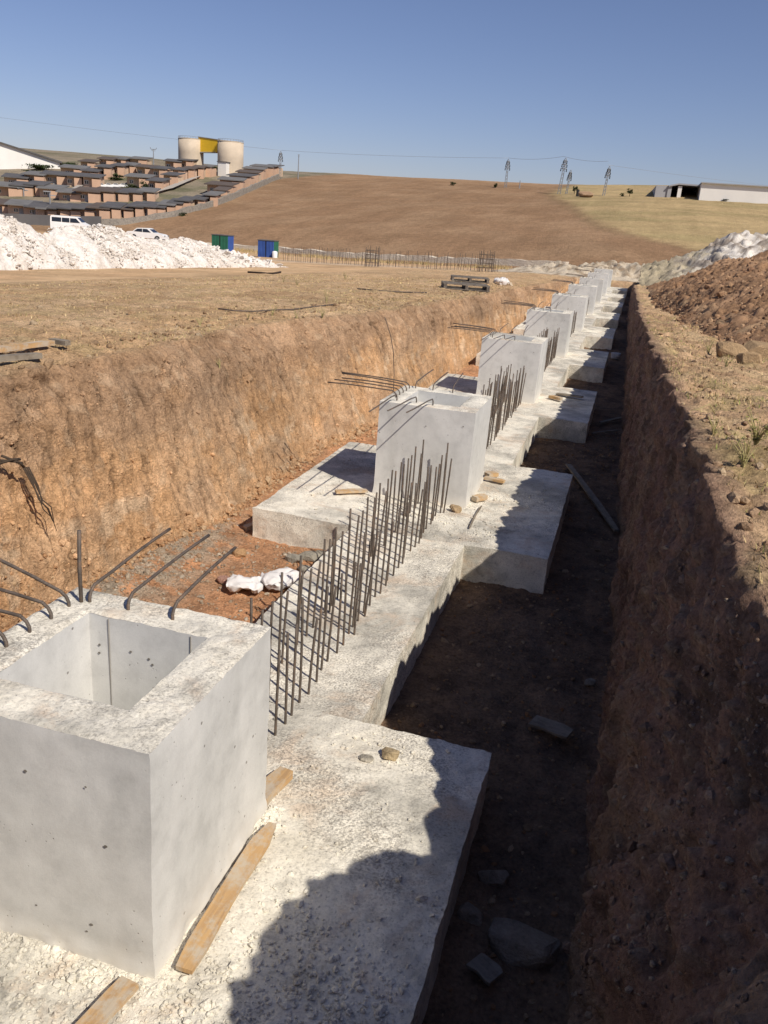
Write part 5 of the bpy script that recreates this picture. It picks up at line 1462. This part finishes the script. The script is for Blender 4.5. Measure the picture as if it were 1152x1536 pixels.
# pylons and poles
def pylon(px, py, hpx, label, style, lean=0.0):
    g = ground_at(px, py, dmin=150); D = dist(g); h_ = hpx * D / CAM_F
    e = empty('pylon' if style == 'lattice' else 'utility_pole', (g[0], g[1], g[2] - .5), face_cam(g)); h_ += .5
    q = MB()
    if style == 'lattice':
        b_ = h_ * .045; t_ = h_ * .018
        legs = [(-1, -1), (1, -1), (1, 1), (-1, 1)]
        for sx, sy_ in legs: q.bar((sx * b_, sy_ * b_, -.5), (sx * t_, sy_ * t_, h_), .05)
        n_ = 9
        for k in range(n_):
            z0, z1 = h_ * k / n_, h_ * (k + 1) / n_; w0 = b_ + (t_ - b_) * k / n_; w1 = b_ + (t_ - b_) * (k + 1) / n_
            for m_ in range(4):
                a, b = legs[m_], legs[(m_ + 1) % 4]
                q.bar((a[0] * w0, a[1] * w0, z0), (b[0] * w1, b[1] * w1, z1), .028); q.bar((b[0] * w0, b[1] * w0, z0), (a[0] * w1, a[1] * w1, z1), .028)
        q.build('mast', M['metal'], e)
        for z_, a in ((.97, .05), (.87, .07), (.76, .08)):
            q = MB(); q.bar((-a * h_, 0, z_ * h_), (a * h_, 0, z_ * h_), .07); q.bar((-a * h_, 0, z_ * h_), (0, 0, z_ * h_ + .5), .045); q.bar((a * h_, 0, z_ * h_), (0, 0, z_ * h_ + .5), .045); q.build('cross_arm', M['metal'], e)
            q = MB()
            for s_ in (-1, 1): q.lathe([(.06, z_ * h_ - .5), (.10, z_ * h_ - .35), (.06, z_ * h_ - .2), (.10, z_ * h_ - .1), (.04, z_ * h_)], 8, (s_ * a * h_, 0))
            q.build('insulator', M['black'], e)
    else:
        q.tube([(0, 0, -.5), (0, 0, h_)], [.14, .08], 10); q.build('mast', M['metal'], e)
        a = h_ * (.13 if style == 'tee' else .04)
        q = MB(); q.bar((-a, 0, h_), (a, 0, h_ + .02), .07); q.bar((-a * .8, 0, h_ * .93), (a * .8, 0, h_ * .93), .05)
        if style == 'tee': q.bar((-a, 0, h_), (-a * 1.3, 0, h_ + .4), .06); q.bar((a, 0, h_), (a * 1.3, 0, h_ + .4), .06)
        q.build('cross_arm', M['metal'], e)
    e.rotation_euler.y = lean
    return tag(e, label, 'pylon' if style == 'lattice' else 'pole'), np.array([g[0], g[1], g[2] + h_])
tops = []
for args in [(230.5, 250, 24, 'small T-shaped pole behind the estate, left of the silos', 'tee'), (420, 268, 36, 'dark lattice pylon at the top end of the estate, right of the silos', 'lattice'),
             (447, 268, 33, 'thin plain pole right of the lattice pylon above the estate', 'pole'), (758, 282, 38, 'slim lattice pylon beside a round bush on the ploughed crest', 'lattice'),
             (779, 283, 11, 'tiny pole on the ploughed crest', 'pole'), (838, 291, 48, 'tallest lattice pylon, where ploughed field meets dry grass', 'lattice'),
             (849, 291, 31, 'shorter lattice pylon just right of the tallest one', 'lattice'), (905, 293, 38, 'leaning lattice pylon above the dry grass slope', 'lattice')]:
    o, tp = pylon(*args, lean=.07 if args[0] > 800 else 0.0); tops.append((args[0], tp))
def cable(a, b, sag, label):
    pts = [np.array(a) + (np.array(b) - np.array(a)) * t + np.array([0, 0, -sag * 4 * t * (1 - t)]) for t in np.linspace(0, 1, 24)]
    q = MB(); q.tube(pts, .022, 5); return tag(q.build('power_line', M['metal'], None, True), label, 'power line')
q0 = ray(-60, 168); A0 = CAM_C + q0 * 215
tp = dict(tops)
cable(A0, tp[420], .35, 'power line running from the left border to the pylon above the estate')
cable(tp[420], tp[758], .35, 'power line between the estate pylon and the pylon on the ploughed crest')
cable(tp[758], tp[838], .35, 'power line between the two crest pylons')
cable(tp[838], tp[905] + np.array([0, 0, .6]), .3, 'power line between the tallest pylon and the leaning pylon')
q0 = ray(1215, 283); cable(tp[905], CAM_C + q0 * 330, .5, 'power line from the leaning pylon to the right border')

# bushes and trees
def bush(px, py, hpx, wpx, label, name='bush', trunk=False, cols=((.035, .055, .022), (.055, .08, .03), (.08, .10, .04)), n_=520, dmin=90):
    g = ground_at(px, py, dmin=dmin); D = dist(g); h_ = hpx * D / CAM_F; w_ = wpx * D / CAM_F
    e = empty(name, (g[0], g[1], g[2] - .1))
    cb = h_ * .28 if trunk else 0.0
    q = MB(); q.tube([(0, 0, -.2), (.03, 0, h_ * .4), (.05, .02, h_ * .7)], [.06 * h_ * .5 + .02, .04 * h_ * .5 + .015, .02], 7)
    for k in range(5):
        a = 2 * math.pi * k / 5 + random.uniform(-.4, .4); q.tube([(.02, 0, h_ * .35), (math.cos(a) * w_ * .2, math.sin(a) * w_ * .2, h_ * .6), (math.cos(a) * w_ * .33, math.sin(a) * w_ * .33, h_ * .75)], [.03, .02, .01], 5)
    q.build('trunk', M['root'], e)
    cl = [(np.array([random.gauss(0, .22) * w_, random.gauss(0, .22) * w_, cb + (h_ - cb) * random.uniform(.2, .85)]), random.uniform(.5, 1)) for _ in range(9)]
    V, F_, Cc = [], [], []
    for k in range(n_):
        c, s_ = random.choice(cl); p = c + np.random.default_rng(k + int(px * 7)).normal(0, .13 * s_, 3) * np.array([w_, w_, h_ * .75])
        p[2] = max(p[2], .02)
        s2_ = .055 * (w_ + h_) * random.uniform(.5, 1.2) * .8; d1 = np.random.default_rng(k * 3 + 1).normal(0, 1, 3); d1 /= np.linalg.norm(d1); d2_ = np.cross(d1, [.3, .2, .9]); d2_ /= np.linalg.norm(d2_) + 1e-6
        i0 = len(V); V += [p - d1 * s2_, p + d2_ * s2_ * .5, p + d1 * s2_, p - d2_ * s2_ * .5]; F_.append([i0, i0 + 1, i0 + 2, i0 + 3])
        cc = np.array(cols[random.randrange(len(cols))]) * random.uniform(.7, 1.25); Cc += [cc] * 4
    mesh_np('crown', np.array(V), F_, M['leaf'], e, False, np.array(Cc))
    return tag(e, label, 'tree' if trunk else 'bush')
bush(679, 279, 7, 10, 'small round bush on the ploughed crest, left of the slim pylon')
bush(743, 282, 8, 9, 'small round bush on the ploughed crest, just left of the slim pylon')
bush(861, 291, 12, 8, 'little tree between the tallest pylon group and the dark post', 'tree', True)
bush(944, 294, 12, 9, 'little dark tree on the skyline left of the open shed', 'tree', True)
bush(934, 294, 5, 8, 'low bush left of the little dark tree on the skyline')
bush(1118, 303, 15, 11, 'small tree in front of the white warehouse', 'tree', True)
bush(1086, 302, 5, 14, 'low hedge clump in front of the white warehouse')
for px, py, h_, w_, lab in [(58, 254, 9, 40, 'dark hedge below the white gabled warehouse'), (100, 252, 9, 34, 'dark bushes at the right end of the gabled warehouse'), (176, 270, 10, 26, 'green bushes between the estate rows'), (218, 288, 16, 16, 'dark tree clump beside the foot of the lane'),
                            (200, 284, 8, 24, 'low green bushes left of the lane'), (265, 258, 8, 18, 'bushes at the top of the lane'), (322, 255, 6, 20, 'bushes between the two silos'), (275, 325, 8, 12, 'green bush against the stone boundary wall'), (92, 290, 10, 30, 'grey-green shrubs in the middle of the estate'),
                            (60, 262, 6, 44, 'grey-brown shrubs above the third estate row')]:
    bush(px, py, h_, w_, lab, n_=800)
q0 = ground_at(866, 294, dmin=150); D = dist(q0); u_ = D / CAM_F
q = MB(); q.lathe([(2.2 * u_, -.3), (2.2 * u_, 8 * u_), (1.6 * u_, 9 * u_), (.3, 9.2 * u_)], 14); o = q.build('dark_post', M['black'], None, True); o.location = q0
tag(o, 'dark stumpy post on the skyline right of the tallest pylon', 'post')
rock('spoil_mound', ground_at(880, 295, dmin=150), 1.3, 'small brown mound beside the dark post on the skyline', (.36, .24, .15), 'mound', .4, 44)
for k, px in enumerate((152, 163, 174, 185)):
    g = ground_at(px, 282, dmin=90); D = dist(g); L = 13 * D / CAM_F
    e = empty('parked_car', (g[0], g[1], g[2] + .2), face_cam(g))
    q = MB(); q.prism([(-.5 * L, .0), (-.5 * L, .2 * L), (-.3 * L, .24 * L), (-.2 * L, .38 * L), (.15 * L, .38 * L), (.28 * L, .24 * L), (.5 * L, .2 * L), (.5 * L, 0)], -.8, .8); q.build('body', M['palecar'] if 'palecar' in M else M['white_paint'], e)
    q = MB(); q.prism([(-.26 * L, .25 * L), (-.18 * L, .36 * L), (.13 * L, .36 * L), (.24 * L, .25 * L)], -.83, .83); q.build('window', M['glass'], e)
    tag(e, 'tiny pale car, %s in the line parked inside the estate' % ('leftmost' if k == 0 else ORD[k] + ' from the left'), 'car', 'tiny pale cars parked inside the estate')
for px, py, h_, lab in [(76, 318, 28, 'grey street lamp in front of the front row near the grey wall'), (36, 296, 12, 'small street lamp among the left houses of the second row')]:
    g = ground_at(px, py, dmin=90); D = dist(g); hh_ = h_ * D / CAM_F
    e = empty('street_lamp', g, face_cam(g)); q = MB(); q.tube([(0, 0, -.5), (0, 0, hh_ * .9), (.1, 0, hh_)], [.12, .09, .07], 8); q.build('mast', M['metal'], e)
    q = MB(); q.box(-.9, .2, -.12, .12, hh_, hh_ + .15); q.box(.1, .9, -.1, .1, hh_ * .82, hh_ * .82 + .12); q.build('lamp_head', M['metal'], e)
    tag(e, lab, 'street lamp')

# ------------------------------------------------------------------ LIGHT, SKY, CAMERA
SUN = np.array([1.02, -.65, 1.196]); SUN /= np.linalg.norm(SUN)
elev = math.asin(SUN[2]); azim = math.atan2(SUN[0], SUN[1])
w = bpy.data.worlds.new('World'); sc.world = w; w.use_nodes = True
nt = w.node_tree; nt.nodes.clear()
out = nt.nodes.new('ShaderNodeOutputWorld'); bg = nt.nodes.new('ShaderNodeBackground'); sky = nt.nodes.new('ShaderNodeTexSky')
sky.sky_type = 'NISHITA'; sky.sun_disc = False; sky.sun_elevation = elev; sky.sun_rotation = azim
sky.altitude = 900; sky.air_density = 1.0; sky.dust_density = 1.0; sky.ozone_density = 5.0
tint = nt.nodes.new('ShaderNodeMix'); tint.data_type = 'RGBA'; tint.blend_type = 'MULTIPLY'; tint.inputs[0].default_value = 1.0
nt.links.new(sky.outputs[0], tint.inputs[6]); tint.inputs[7].default_value = (.97, .82, .875, 1)
nt.links.new(tint.outputs[2], bg.inputs[0]); bg.inputs[1].default_value = 0.10
nt.links.new(bg.outputs[0], out.inputs[0])
ld = bpy.data.lights.new('sun', 'SUN'); ld.energy = 5.0; ld.angle = R(.53); ld.color = (1.0, .925, .815)
lo = bpy.data.objects.new('sun', ld); col.objects.link(lo)
lo.rotation_euler = Vector(SUN).to_track_quat('Z', 'Y').to_euler(); lo.location = (20, -13, 30)

cd = bpy.data.cameras.new('camera'); co = bpy.data.objects.new('camera', cd); col.objects.link(co)
cd.sensor_fit = 'VERTICAL'; cd.sensor_height = 24.0; cd.lens = CAM_F / 1536 * 24.0
cd.clip_start = .05; cd.clip_end = 5000
mw = Matrix((( RIGHT[0], UP[0], -FWD[0], CAM_C[0]), (RIGHT[1], UP[1], -FWD[1], CAM_C[1]), (RIGHT[2], UP[2], -FWD[2], CAM_C[2]), (0, 0, 0, 1)))
co.matrix_world = mw
sc.camera = co
sc.view_settings.view_transform = 'Standard'; sc.view_settings.look = 'None'; sc.view_settings.exposure = 0; sc.view_settings.gamma = 1
sc.cycles.max_bounces = 6
